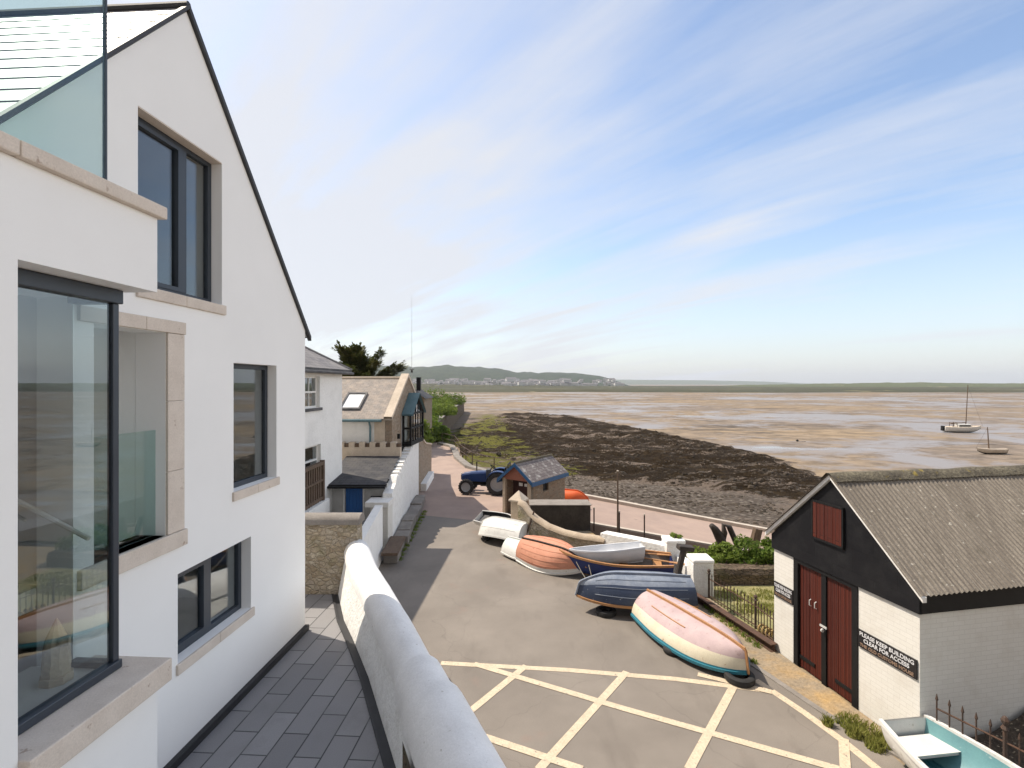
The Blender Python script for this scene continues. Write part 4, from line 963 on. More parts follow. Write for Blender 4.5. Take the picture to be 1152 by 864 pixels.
# grassy bank under the bushes
g = MB(); rows = []
for i in range(40):
    y = 58+i*3.2; xw = -8.9-.075*(y-56)-.9
    rows.append([(xw-k*1.6, y, (-.05 if k == 0 else .35+.9*(1-1/(1+k*.4))+.5*noise.noise(V((k*.6, y*.15, 0))))) for k in range(14)])
g.grid(rows); tag(g.build('grass_bank', 'scrub', smooth='all'), kind='structure')
# garden hedge behind the boathouse railing
for lb, lob in (('feathery light green bush behind the white gate pillars', [(6.2, 16.4, .42, .75, .6, .5), (6.8, 16.4, .5, .65, .6, .5), (6.6, 15.9, .4, .5, .3, .3)]),
                ('dense mid green bush on the dark stone garden wall', [(7.35, 16.3, .52, .75, .7, .62), (7.8, 16.1, .45, .6, .5, .55), (7.4, 15.75, .42, .5, .3, .3)]),
                ('dark leafy bush against the boathouse wall', [(8.35, 16.1, .58, .65, .6, .68), (8.9, 15.95, .5, .55, .5, .58), (8.4, 15.7, .4, .5, .3, .3)])):
    bush('shrub', lb, 'bush', lob, 5200, .07, 'bush2' if 'light' in lb else 'bush', 'garden bushes', (lob[0][0], lob[0][1], -.1))

# ------------------------------------------------------------------ boathouse
BF = frame(5.94, 11.6, .191, -.982)          # front wall: s runs towards the camera, out is the road side
W_ = 3.393
bh = thing('boathouse', 'white brick boathouse with black gable, red plank doors and corrugated roof', 'boathouse', tuple(BF(1.7, -1, 0)))
m = MB(); 
m.plate([(0, -.05), (.62, -.05), (.62, 2.31), (0, 2.31)], [], BF, -.25, 0)
m.plate([(2.23, -.05), (W_, -.05), (W_, 2.31), (2.23, 2.31)], [], BF, -.25, 0)
BS = frame(*tuple(BF(W_, 0, 0))[:2], .982, .191)
m.plate([(.25, -.05), (9.5, -.05), (9.5, 2.31), (.25, 2.31)], [], BS, -.25, 0)
BL_ = frame(*tuple(BF(0, 0, 0))[:2], .982, .191)
m.plate([(.25, -.05), (9.5, -.05), (9.5, 2.31), (.25, 2.31)], [], lambda u, o, z: BL_(u, o+.25, z), -.25, 0)
m.plate([(0, -.05), (W_, -.05), (W_, 2.5), (W_/2, 4.1), (0, 2.5)], [], lambda u, o, z: BF(u, o-9.2, z), -.25, 0)
m.build('wall', 'white_brick', bh)
m = MB(); m.plate([(-.03, 2.29), (W_+.03, 2.29), (W_+.03, 2.60), (W_/2, 4.13), (-.03, 2.60)], [], BF, -.2, .045); m.build('gable_boarding', 'black_board', bh)
m = MB(fT(BS)); m.box(-.02, 9.5, -.2, .045, 2.30, 2.60); m.build('fascia', 'black_paint', bh)
m = MB(fT(BL_)); m.box(-.02, 9.5, -.045, .2, 2.30, 2.60); m.build('fascia', 'black_paint', bh)
# doors: black frame, two plank leaves, centre post
m = MB(fT(BF)); m.box(.62, .74, -.2, .02, -.03, 2.29); m.box(2.10, 2.23, -.2, .02, -.03, 2.29); m.box(.74, 2.10, -.2, .02, 2.2, 2.288); m.box(1.36, 1.47, -.2, -.005, -.03, 2.2); m.build('door_frame', 'black_paint', bh)
for a, b in ((.745, 1.355), (1.475, 2.095)):
    m = MB(fT(BF)); n = 7; wd = (b-a)/n
    for k in range(n): m.box(a+k*wd+.004, a+(k+1)*wd-.004, -.08, -.035-.003*(k % 2), .02, 2.19)
    m.box(a, b, -.10, -.08, .02, 2.19)
    d = m.build('plank_door', 'red_wood', bh)
    m = MB(fT(BF)); m.box(a, a+.42, -.034, -.018, .20, .27) if a < 1 else m.box(b-.42, b, -.034, -.018, .20, .27); m.build('hinge_strap', 'black_paint', d)
m = MB(fT(BF)); m.box(1.33, 1.50, -.005, .012, 1.14, 1.18); m.lathe([(0, -.02), (.035, -.015), (.035, .015), (0, .02)], 10, axis='X', c=(1.42, .03, 1.09)); m.build('hasp', 'sand_floor', bh)
for s in (1.06, 1.2): m = MB(fT(BF)); m.tube([(s, -.03, 1.42), (s, .01, 1.44), (s, .01, 1.54), (s, -.03, 1.56)], .010, 6); m.build('door_handle', 'sand_floor', bh)
m = MB(fT(BF)); m.box(1.30, 2.02, .046, .075, 2.90, 3.62)
m = MB(fT(BF)); n = 7
for k in range(n): m.box(1.24+k*.1, 1.24+(k+1)*.1-.007, .046, .085-.004*(k % 2), 2.92, 3.62)
m.box(1.24, 1.94, .046, .06, 2.92, 3.62); m.build('loft_hatch', 'red_wood', bh)
m = MB(fT(BF)); m.box(1.20, 1.235, .046, .09, 2.88, 3.66); m.box(1.945, 1.98, .046, .09, 2.88, 3.66); m.box(1.20, 1.98, .046, .09, 3.625, 3.66); m.box(1.20, 1.98, .046, .09, 2.88, 2.915); m.build('hatch_frame', 'black_paint', bh)
# corrugated roof, sheet by sheet with lapped seams
def asbestos():
    m, nt, b = base_mat('weathered_asbestos_sheet')
    st = nz(nt, coords(nt, uv=True, scale=(7, .35, 1)), 1.0, 7, .7); st2 = nz(nt, coords(nt, uv=True, scale=(1.1, .12, 1)), 1.0, 3, .5)
    col = mixc(nt, ramp(nt, st, [(.38, 0.), (.62, 1.)]), (.29, .255, .21), (.165, .142, .118))
    col = mixc(nt, ramp(nt, st2, [(.45, 0.), (.6, .5)]), col, (.15, .128, .105))
    vec = coords(nt)
    sp = ramp(nt, nz(nt, vec, 12, 4, .6), [(.64, 0.), (.69, 1.)]); col = mixc(nt, sp, col, (.46, .43, .37))
    sp = ramp(nt, nz(nt, vec, 2.2, 7, .7), [(.56, 0.), (.68, .6)]); col = mixc(nt, sp, col, (.13, .115, .09))
    g = ramp(nt, nz(nt, vec, 40, 3, .7), [(.3, .75), (.7, 1.25)]); col = mixc(nt, 1.0, col, g, 'MULTIPLY')
    nt.links.new(col, b.inputs['Base Color']); b.inputs['Roughness'].default_value = .92; b.inputs['Specular IOR Level'].default_value = .15
    bump(nt, b, nz(nt, vec, 45, 4, .65), .35, .01); return m
MT['asbestos'] = asbestos()
MT['lichen_ridge'] = pm('lichen_ridge', (.075, .064, .048), .95, (.17, .15, .105), ns=3.5, fine=.4, fs=20, bmp=.9, bs=18, bd=.04, spots=((.26, .20, .05), 6, .64))
def rT(s, t, z): return BF(s, -t, z)
slope = (4.24-2.66)/(W_/2+.09)
m = MB(); nw = int(9.75/.02)
for sgn in (-1, 1):
    for sh in range(1):
        rows = []
        for i in range(nw+1):
            t = -.16+i*.02; z_ = .013*cos(t/.10*2*pi)+.012*noise.noise(V((int(t/.95), sgn, sh)))+.01*(t/.95 % 1)
            a0, a1 = 0, W_/2+.14
            rows.append([rT(W_/2+sgn*a, t, 4.24-a*slope+z_+(.014 if sh == 0 else 0)+.015*noise.noise(V((t*.5, a, 1)))) for a in (a0, (a0+a1)/2, a1)])
        m.grid(rows)
br_ = m.build('roof', 'asbestos', bh, smooth='all', merge=False)
m = MB(); rows = []
for i in range(100):
    t = -.17+i*.1; q = []
    for a, h in ((-.19, -.165), (-.13, -.095), (-.04, -.01), (.04, -.01), (.13, -.09), (.19, -.16)): q.append(rT(W_/2+a+.015*noise.noise(V((t*2, a, 1))), t, 4.245+.045+h+.022*noise.noise(V((t*1.7, a*3, 3)))))
    rows.append(q)
m.grid(rows); m.build('ridge_capping', 'lichen_ridge', br_, smooth='all')
m = MB(fT(BF))
for sgn in (-1, 1):
    m = MB(fT(BF)); m.grid([[(W_/2+sgn*a, .045, z-.085), (W_/2+sgn*a, .12, z-.085), (W_/2+sgn*a, .12, z+.0), (W_/2+sgn*a, .045, z+.0)] for a, z in ((0, 4.25), (W_/2+.15, 4.25-(W_/2+.15)*slope))], closed=True)
    m.face([(W_/2+sgn*a, o, z) for a, o, z in ((W_/2+.15, .045, 4.25-(W_/2+.15)*slope-.085), (W_/2+.15, .12, 4.25-(W_/2+.15)*slope-.085), (W_/2+.15, .12, 4.25-(W_/2+.15)*slope), (W_/2+.15, .045, 4.25-(W_/2+.15)*slope))]); m.build('bargeboard', 'white_paint', bh)
m = MB(fT(BS)); m.tube([(.0, .02, 2.31), (9.5, .02, 2.31)], .012, 5); m.build('drip_bead', 'black_paint', bh)
# signs
MT['sign_black'] = pm('sign_black', (.012, .011, .013), .45, (.02, .018, .018)); MT['sign_white'] = pm('sign_white_letters', (.72, .72, .74), .5, fine=.05); MT['sign_gold'] = pm('sign_faded_letters', (.30, .20, .14), .6, fine=.1)
def lettering(txt, parent, P, s, o, z, size, mt, wmax=None):
    cu = bpy.data.curves.new('lettering', 'FONT'); cu.body = txt; cu.size = size; cu.align_x = 'CENTER'; cu.align_y = 'CENTER'; cu.offset = size*.022; cu.extrude = .0015
    tmp = bpy.data.objects.new('lettering', cu); COL.objects.link(tmp)
    bpy.context.view_layer.update(); dg = bpy.context.evaluated_depsgraph_get(); me = bpy.data.meshes.new_from_object(tmp.evaluated_get(dg)); bpy.data.objects.remove(tmp)
    xs = [v.co.x for v in me.vertices]; k = wmax/(max(xs)-min(xs)) if wmax else 1
    off = parent.location
    for v in me.vertices: v.co = P(s+v.co.x*k, o+v.co.z, z+v.co.y)-off
    me.materials.clear(); me.materials.append(MT[mt]); ob = bpy.data.objects.new('lettering', me); COL.objects.link(ob); ob.parent = parent
for s0, s1, lb in ((.03, .60, 'black notice board with white capitals on the white brick left of the red doors'), (2.25, 3.36, 'black notice board with white capitals on the white brick right of the red doors')):
    c = (s0+s1)/2; zc_ = 1.36 if s0 > 1 else 1.40; hh = .315; w2 = s1-s0
    sg = thing('notice_sign', lb, 'sign', tuple(BF(c, .0, zc_)), 'notices on the boathouse front')
    m = MB(fT(BF)); m.box(s0, s1, .003, .028, zc_-hh/2, zc_+hh/2); m.build('board', 'sign_black', sg)
    lettering('PLEASE KEEP BUILDING', sg, BF, c, .031, zc_+hh*.29, hh*.31, 'sign_white', w2*.93)
    lettering('CLEAR FOR ACCESS', sg, BF, c, .031, zc_-hh*.02, hh*.31, 'sign_white', w2*.78)
    lettering('THE OLD CUSTOMS HOUSE', sg, BF, c, .031, zc_-hh*.33, hh*.25, 'sign_gold', w2*.92)

# iron railings
def railing(name, label, pts, h, step, post_at, spear=True, cat='railing', lean=0):
    t = thing(name, label, cat, (*pts[0][:2], pts[0][2]))
    P = resample2(pts, step)
    for zz in (h*.80, .12):
        m = MB(); m.tube([(x, y, z+zz) for x, y, z in pts], .014, 6); m.build('rail', 'rust', t)
    for i, (x, y, z) in enumerate(P):
        m = MB(); big = i in post_at; r = .028 if big else .011; hh = h*1.05 if big else h
        m.tube([(x, y, z-.06), (x, y, z+hh*.93)], r, 6)
        if spear: m.lathe([(r, hh*.92), (r*2.0, hh*.945), (.004, hh*1.03)], 6, c=(x, y, z))
        if big: m.lathe([(.0, hh*1.0), (.045, hh*1.02), (.05, hh*1.06), (.03, hh*1.1), (0, hh*1.12)], 8, c=(x, y, z))
        m.build('post' if big else 'bar', 'iron', t)
    return t
def resample2(pts, step):
    out = []
    for a, b in zip(pts, pts[1:]):
        a, b = V(a), V(b); k = max(1, round((b-a).length/step)); out += [tuple(a+(b-a)*i/k) for i in range(k)]
    return out+[tuple(pts[-1])]
railing('iron_railing', 'low rusty iron railing between the white pillar and boathouse corner', [(5.52, 14.35, -.05), (5.97, 12.55, -.03), (6.0, 11.75, 0)], .74, .135, (0, 14))
railing('iron_railing', 'black spear topped iron railing on the earth bank beside the boathouse', [(6.72, 8.10, .05), (7.08, 7.35, .04), (7.55, 6.35, .02), (7.95, 5.5, 0)], 1.02, .155, (5, 16))

# rusty beam lying outside the railing, rope coil at its end
bm_ = thing('steel_beam', 'long rusty steel beam lying along the foot of the railing', 'beam', (5.5, 13.4, 0))
m = MB()
BP = frame(4.80, 15.3, 1.08, -3.9)
T2 = fT(BP); m = MB(T2); m.box(0, 4.0, -.09, .09, .16, .18); m.box(0, 4.0, -.09, .09, .0, .02); m.box(0, 4.0, -.012, .012, .02, .16); m.build('beam', 'rust', bm_)
rc = thing('rope_coil', 'coil of thick yellowed rope by the railing foot near boathouse', 'rope', (6.02, 12.05, 0))
m = MB(); m.tube([(6.0+.10*cos(a)+a*.006, 12.35-a*.017, .11+.10*sin(a)) for a in [k*.35 for k in range(110)]], .028, 6); m.build('coil', pm('manila_rope', (.36, .25, .10), .9, (.25, .17, .07)), rc)

# gate pillars and white garden wall
pl0 = thing('gate_pillar', 'tall white painted stone pillar nearest the boathouse, at the railing end', 'pillar', (5.35, 14.75, 0), 'white gate pillars')
def pillar(x, y, h, t, w_=.60):
    m = MB(); rows = []
    for z in [h*i/8 for i in range(9)]:
        rows.append([(x+sx*w_/2*(1-.05*z)+.02*noise.noise(V((sx, z*3, x))), y+sy*w_/2*(1-.05*z)+.02*noise.noise(V((sy, z*3, y))), z-.02) for sx, sy in ((-1, -1), (1, -1), (1, 1), (-1, 1))])
    m.grid(rows, closed=True); m.face(rows[-1]); m.build('shaft', 'limewash_rough', t, bevel=.03)
    m = MB(); m.cbox((x, y, h+.03), (w_*1.02, w_*1.02, .12)); m.build('cap', 'limewash', t, bevel=.04)
pillar(5.42, 14.75, .94, pl0)
pl1 = thing('gate_pillar', 'white painted stone pillar with weeds on top, behind the leaning post', 'pillar', (5.15, 16.35, 0), 'white gate pillars'); pillar(5.15, 16.35, 1.0, pl1)
tag(bush('weed_tuft', 'small green weed tuft growing on top of a white pillar', 'weed', [(5.25, 16.4, 1.14, .2, .2, .1)], 160, .05, 'bush2', None, (5.25, 16.4, 1.04)))
gwl = thing('white_garden_wall', 'low whitewashed stone garden wall behind the blue rowing boat', 'wall', (4.4, 17, 0))
m = MB(); P_ = [(5.1, 16.3), (4.2, 17.2), (3.25, 18.15)]
m.grid([[(x-.16, y-.16, -.02), (x-.14, y-.14, z), (x+.14, y+.14, z), (x+.16, y+.16, -1.6)] for (x, y), z in zip(P_, (.86, .82, .76))]); m.face([(5.1-.16, 16.14, -.02), (5.1-.14, 16.16, .86), (5.24, 16.44, .86), (5.26, 16.46, -.02)])
m.build('wall', 'limewash_rough', gwl)
gw2 = thing('white_link_wall', 'short white painted wall joining the two white pillars', 'wall', (5.2, 15.5, 0))
m = MB(); m.box(5.14, 5.40, 14.98, 16.12, -.02, .62); m.build('wall', 'limewash_rough', gw2)
dw_ = thing('dark_garden_wall', 'dark dry stone wall under the green bushes beside the boathouse', 'wall', (6.8, 15.3, 0))
m = MB(); rows = []
for x in [5.62+.25*i for i in range(16)]: rows.append([(x, 15.30, -.05), (x, 15.27+.02*noise.noise(V((x*5, 0, 0))), .30), (x, 15.33, .46+.06*noise.noise(V((x*2.3, 1, 0)))), (x, 15.75, .48+.06*noise.noise(V((x*2.3, 1, 0)))), (x, 15.78, -.3)])
m.grid(rows); m.build('wall', 'rubble_dark', dw_)
# leaning tarred post
lp = thing('mooring_post', 'leaning black tarred timber post with wide cap beside the navy boat', 'post', (4.45, 13.95, 0))
m = MB(); m.tube([(4.40, 14.0, -.03), (4.52, 13.95, .8), (4.66, 13.9, 1.5)], [.085, .08, .08], 10); m.build('shaft', 'black_wood', lp)
m = MB(); m.cbox((4.70, 13.88, 1.56), (.44, .24, .13), .1, R(5), R(8)); m.build('cap', 'black_wood', lp, bevel=.03)

# rubble garden wall from the gate post, gate post with pyramid cap
gp = thing('stone_gatepost', 'square stone gatepost with pyramid cap in front of the hut', 'gatepost', (.25, 20.0, 0))
m = MB(); m.cbox((.26, 20.0, .72), (.46, .46, 1.46), R(-30)); m.build('shaft', 'tan_render', gp, bevel=.02)
m = MB(); Mz = Matrix.Translation((.26, 20, 1.45)) @ Matrix.Rotation(R(-30), 4, 'Z'); m.T = Mz
for i in range(4):
    c = [(-.29, -.29), (.29, -.29), (.29, .29), (-.29, .29)]; a, b = c[i], c[(i+1) % 4]; m.face([(*a, .06), (*b, .06), (0, 0, .40)]); m.face([(*a, 0), (*b, 0), (*b, .06), (*a, .06)])
m.build('cap', 'tan_coping', gp)
uw = thing('curving_wall', 'tan rubble wall with smooth rounded top sweeping down beside the boats', 'wall', (1.7, 18.9, 0))
prof = [(.30, 19.55, 1.46), (.48, 19.4, 1.40), (.70, 19.25, 1.12), (.95, 19.1, .94), (1.35, 18.85, .74), (1.9, 18.55, .60), (2.5, 18.3, .53), (3.3, 18.0, .50)]
m = MB(); dn = V((.46, .89)); rows = []
for x, y, z in prof: rows.append([(x-dn.x*.17, y-dn.y*.17, -.02), (x-dn.x*.16, y-dn.y*.16, z), (x+dn.x*.16, y+dn.y*.16, z), (x+dn.x*.17, y+dn.y*.17, -1.7)])
m.grid(rows); m.face(rows[0]); m.build('wall', 'rubble_tan', uw)
m = MB(); rows = [[(x+dn.x*.21*-cos(a), y+dn.y*.21*-cos(a), z-.02+.15*sin(a)) for a in [pi*k/7 for k in range(8)]] for x, y, z in prof]; m.grid(rows); m.face(rows[0]); m.build('coping', 'tan_render', uw, smooth=60)
ob_ = thing('iron_bar', 'thin dark iron bar leaning on the high end of the curving wall', 'bar', (.55, 19.0, 0))
m = MB(); m.tube([(.38, 18.95, -.02), (.82, 19.1, 1.25)], .035, 6); m.build('bar', 'iron', ob_)
# dark concrete block behind the wall
kb = thing('concrete_block', 'large dark concrete retaining block beside the brick hut', 'retaining wall', (2, 21.5, 0))
m = MB(); m.box(.75, 3.22, 20.95, 21.9, -1.8, 1.02); m.build('block', 'dark_conc', kb, bevel=.05); m = MB(); m.box(.72, 3.25, 20.93, 21.92, 1.02, 1.06); m.build('top_slab', 'conc', kb, bevel=.01)

# brick hut with blue bargeboards
HT = frame(-.41, 23.8, .82, -.57)   # front wall, s to the right; out towards the camera-left
def HTF(s, o, z): p = HT(s, o, z); return p
# out = (dy,-dx) = (-.57,-.82): faces the camera
ht = thing('brick_hut', 'small masonry hut with blue bargeboards, salmon gable and slate roof', 'hut', tuple(HT(.75, -1.4, 0)))
WW = 1.52; LL = 2.95
for a, b in ((-.02, .13), (WW-.16, WW)): m = MB(fT(HT)); m.box(a, b, -.2, .02, -.02, 1.66); m.build('jamb', 'tan_render', ht)
m = MB(); m.plate([(.02, -.02), (LL, -.02), (LL, 1.66), (.02, 1.66)], [[(1.05, 1.0), (1.55, 1.0), (1.55, 1.5), (1.05, 1.5)]], lambda u, o, z: HT(WW+o, -u, z), -.2, 0)
m.plate([(.02, -.02), (LL, -.02), (LL, 1.66), (.02, 1.66)], [], lambda u, o, z: HT(0+o, -u, z), 0, .2); m.build('side_wall', 'brick_hut', ht)
m = MB(); m.plate([(0, -.02), (WW, -.02), (WW, 1.66), (WW/2, 2.3), (0, 1.66)], [], lambda u, o, z: HT(u, o-LL, z), -.2, 0); m.build('back_wall', 'brick_hut', ht)
m = MB(); m.plate([(.0, 1.60), (WW, 1.60), (WW, 1.68), (WW/2, 2.32), (0, 1.68)], [], HT, -.08, .0); m.build('gable_boarding', 'pink_panel', ht)
m = MB(fT(HT)); m.box(.13, WW-.16, -.6, -.52, 0, 1.62); m.build('doors', 'dark_red', ht)
m = MB(fT(HT)); m.box(.55, .75, -.515, -.50, 1.25, 1.4); m.box(.85, 1.0, -.515, -.50, 1.25, 1.38); m.build('notice', 'white_paint', ht)
m = MB(); m.T = lambda p: HT(WW-.1+p.x, -p.y, p.z); m.box(-.02, .0, 1.05, 1.55, 1.0, 1.5); m.build('window', 'black_paint', ht)
sl2 = (2.36-1.60)/(WW/2+.16)
m = MB(fT(HT))
for sg in (-1, 1):
    for h in (0, -.05): m.face([(WW/2, .17, 2.40+h), (WW/2+sg*(WW/2+.18), .17, 2.40-sl2*(WW/2+.18)+h), (WW/2+sg*(WW/2+.18), -LL-.2, 2.40-sl2*(WW/2+.18)+h), (WW/2, -LL-.2, 2.40+h)])
MT['hut_slate'] = brickm('lichened_slate', (.15, .125, .12), (.22, .19, .18), (.06, .05, .05), .26, .15, .008, rough=.8, bmp=.5, dirt=(.50, .48, .45), ds=3.2, lo=.52, hi=.70)
hr_ = m.build('roof', 'hut_slate', ht, recalc=False, merge=False)
m = MB(fT(HT)); m.tube([(WW/2, .17, 2.41), (WW/2, -LL-.2, 2.41)], .06, 6); m.build('ridge_tiles', 'lichen_ridge', hr_)
for sg in (-1, 1):
    m = MB(fT(HT)); m.grid([[(WW/2+sg*a, .172, z-.17), (WW/2+sg*a, .215, z-.17), (WW/2+sg*a, .215, z), (WW/2+sg*a, .172, z)] for a, z in ((0, 2.42), (WW/2+.20, 2.42-sl2*(WW/2+.20)))], closed=True); m.build('bargeboard', 'blue_barge', ht)
    m = MB(fT(HT)); x0 = WW/2+sg*(WW/2+.18); m.box(min(x0, x0+sg*.04), max(x0, x0+sg*.04), -LL-.2, .215, 2.40-sl2*(WW/2+.18)-.19, 2.40-sl2*(WW/2+.18)-.02); m.build('fascia', 'blue_barge', ht)

# driftwood stumps, slipway posts, mast pole
d1 = thing('driftwood_stump', 'gnarled forked dark driftwood stump standing behind the hedge', 'driftwood', (7.75, 18.6, -.6))
m = MB(); m.tube([(7.62, 18.6, -.9), (7.68, 18.6, -.1), (7.58, 18.6, .38), (7.35, 18.55, .74), (7.2, 18.5, .9)], [.17, .16, .19, .13, .09], 8); m.build('trunk', 'black_wood', d1, smooth='all')
m = MB(); m.tube([(7.62, 18.6, .25), (7.72, 18.6, .6), (7.66, 18.55, .9), (7.9, 18.55, .82)], [.12, .11, .09, .05], 8); m.build('limb', 'black_wood', d1, smooth='all')
d2 = thing('timber_prop', 'dark timber leaning to the left beside the forked stump', 'timber', (8.3, 18.6, -.6))
m = MB(); m.tube([(8.45, 18.7, -.9), (8.25, 18.7, .05), (7.88, 18.6, .82)], [.11, .11, .10], 7); m.build('timber', 'black_wood', d2)
d3 = thing('timber_post', 'short dark timber stump nearest the boathouse gable', 'timber', (8.9, 18.6, -.6))
m = MB(); m.tube([(8.78, 18.7, -.9), (8.85, 18.7, .2), (8.98, 18.7, .72)], [.19, .18, .17], 8); m.build('timber', 'old_wood', d3)
for x, y, h, lb in ((3.42, 21.35, .85, 'slim metal post on slipway edge nearest the concrete block'), (4.52, 21.55, .80, 'slim metal post on slipway edge beside the tall pole'), (5.52, 21.35, .85, 'slim metal post on slipway edge farthest from the hut')):
    t = thing('slipway_post', lb, 'post', (x, y, slz(x)), 'posts on the slipway edge'); m = MB(); m.tube([(x, y, slz(x)-.1), (x, y, slz(x)+h)], .03, 6); m.build('post', 'iron', t); m = MB(); m.lathe([(.0, .06), (.04, .04), (.04, 0), (.03, -.02)], 8, c=(x, y, slz(x)+h)); m.build('cap', 'pale_kerb', t)
mp_ = thing('tall_pole', 'tall thin weathered pole standing at the slipway edge', 'pole', (4.42, 21.4, -.2)); m = MB(); m.tube([(4.42, 21.4, -.4), (4.42, 21.4, 2.35)], [.045, .03], 8); m.build('pole', 'old_wood', mp_); m = MB(); m.lathe([(0, .05), (.05, .03), (.05, 0), (.0, -.01)], 8, c=(4.42, 21.4, 2.35)); m.build('cap', 'pale_kerb', mp_)

# ------------------------------------------------------------------ boats
def P_(name, c, c2=None, **k): MT[name] = pm(name, c, k.pop('rough', .5), c2, **k)
P_('salmon_paint', (.58, .28, .19), (.50, .235, .155), rough=.75, spec=.2, ns=3, fine=.06, spots=((.40, .17, .11), 9, 0.62))
P_('pink_paint', (.49, .38, .375), (.40, .305, .31), rough=.75, spec=.2, ns=2.5, fine=.06, spots=((.38, .28, .27), 8, 0.60))
P_('cream_paint', (.66, .61, .48), (.58, .52, .39), rough=.7, spec=.25, ns=3, fine=.06, spots=((.36, .22, .12), 12, 0.66))
P_('teal_paint', (.035, .20, .26), (.03, .16, .22), ns=4)
P_('navy_paint', (.030, .045, .085), (.045, .06, .10), ns=3, spots=((.30, .32, .36), 14, 0.66))
P_('grey_navy', (.26, .29, .34), (.16, .19, .25), ns=4)
P_('blue_paint', (.012, .028, .14), (.014, .03, .12), ns=3)
P_('boat_white', (.68, .67, .64), (.58, .57, .54), ns=3, fine=.04, spots=((.46, .43, .38), 11, 0.64))
P_('lavender_white', (.68, .69, .71), (.58, .60, .63), ns=2, fine=.04)
P_('pale_teal', (.15, .31, .325), (.11, .24, .265), ns=3, fine=.06, spots=((.42, .50, .50), 5, .66))
P_('deep_teal', (.035, .15, .19), (.06, .19, .22), ns=4, fine=.1)
P_('varnish', (.44, .23, .10), (.34, .17, .075), ns=6)
P_('white_green_paint', (.60, .66, .62), (.50, .58, .54), ns=3)
P_('boat_grey', (.22, .19, .165), (.15, .13, .115), ns=4)
P_('tarp_blue', (.03, .16, .42), (.025, .12, .34), ns=5)
def hull(L, B, D, tf=.75, bowp=2.2, keelrise=.75, sheer=.16, full=.9, rake=.10, n=26, ns_=11, flare=1.0):
    rows = []
    for i in range(n+1):
        t = i/n
        f = tf+(1-tf)*sin(min(1, t/.45)*pi/2) if t < .45 else max(0, 1-((t-.45)/.55)**bowp)**.85
        k = D*keelrise*max(0, (t-.66)/.34)**2.3+.05*D*max(0, (.3-t)/.3)
        gz_ = D*(1+sheer*max(0, (t-.35)/.65)**2+.05*(1-t)**2)
        row = []
        for j in range(ns_+1):
            u = j/ns_; y = B/2*f*min(1, sin(u*pi/2)**full*(1+.0*u))*(1-.08*flare*(1-u)); z = k+(gz_-k)*(1-cos(u*pi/2))**.92 if full > .7 else k+(gz_-k)*u**1.5
            x = -L/2+L*t+rake*(z/D)*max(0, t-.6)/.4-(.06*(z/D) if t == 0 else .06*(z/D)*max(0, 1-t*6))
            row.append((x, y, z))
        rows.append(row)
    return rows
def boat(name, label, L, B, D, mats, loc, rz, roll=0, pitch=0, flip=False, wl=.62, group=None, gun='varnish', keel='varnish', seats=('boat_white', 3), inner='boat_white', strakes=0, cat='boat', bilge=False, **kw):
    """mats = (bottom, topsides, top strake)"""
    H = hull(L, B, D, **kw); ns_ = len(H[0])-1
    gmax = max(r[-1][2] for r in H)
    Tm = (Matrix.Rotation(pi, 4, 'X')) if flip else Matrix()
    lift = gmax if flip else 0
    t = thing(name, label, cat, (0, 0, 0), group); Tm = Matrix.Translation((0, 0, lift)) @ Tm
    m = MB(Tm)
    for sg in (1, -1):
        m.grid([[(x, sg*y, z) for x, y, z in r] for r in H], mf=lambda i, j: 0 if j < wl*ns_ else (2 if j >= ns_-1 else 1))
    m.build('hull', list(mats), t, smooth=50)
    tr_ = [(x, y, z) for x, y, z in H[0]]; m = MB(Tm)
    m.face([(x-.004, y, z) for x, y, z in tr_]+[(x-.004, -y, z) for x, y, z in tr_[::-1][:-1]])
    m.face([(x+.03, y, z) for x, y, z in tr_]+[(x+.03, -y, z) for x, y, z in tr_[::-1][:-1]]); m.build('transom', mats[1], t)
    g = [H[i][-1] for i in range(len(H))]
    for sg in (1, -1):
        m = MB(Tm); r = .028*min(1, B/1.3); m.grid([[(x, sg*(y+r), z-r*1.2), (x, sg*(y+r), z+r), (x, sg*(y-r*1.3), z+r), (x, sg*(y-r*1.3), z-r*1.2)] for x, y, z in g], closed=True); m.build('gunwale', gun, t)
    k = [(x, 0, z) for x, y, z in (r[0] for r in H)]+[(H[-1][j][0], 0, H[-1][j][2]) for j in range(1, ns_+1)]
    m = MB(Tm); m.grid([[(x, -.022, z+.01), (x, -.018, z-.05), (x, .018, z-.05), (x, .022, z+.01)] if i <= len(H)-1 else [(x-.0, -.022, z), (x+.04, -.016, z), (x+.04, .016, z), (x, .022, z)] for i, (x, y, z) in enumerate(k)]); m.build('keel', keel, t)
    if bilge:
        for sg in (1, -1): j = int(ns_*.36); m = MB(Tm); m.tube([(H[i][j][0], sg*H[i][j][1], H[i][j][2]-.006) for i in range(5, int(len(H)*.62))], .015, 5); m.build('bilge_rail', 'varnish', t)
    if strakes:
        for q in range(1, strakes+1):
            for sg in (1, -1):
                j = int(ns_*q/(strakes+1.0))+0; m = MB(Tm); m.tube([(H[i][j][0], sg*(H[i][j][1]+.004), H[i][j][2]-.002) for i in range(2, len(H)-3)], .009, 4); m.build('strake', mats[0], t)
    if not flip:
        m = MB(Tm)
        for sg in (1, -1): m.grid([[(x*.985, sg*max(0, y-.03), z+.03 if j < ns_ else z) for j, (x, y, z) in enumerate(r)] for r in H[:-1]])
        m.build('lining', inner, t, smooth=50)
        if seats:
            for q in range(seats[1]):
                i = int((.14+.30*q)*len(H)); x, y, z = H[i][int(ns_*.8)]; m = MB(Tm); m.box(x-.13, x+.13, -y+.03, y-.03, z-.02, z+.02); m.build('thwart', seats[0], t)
    t.location = loc; t.rotation_euler = (roll, pitch, rz); t['label'] = label
    return t
def az(dx, dy): return math.atan2(dy, dx)
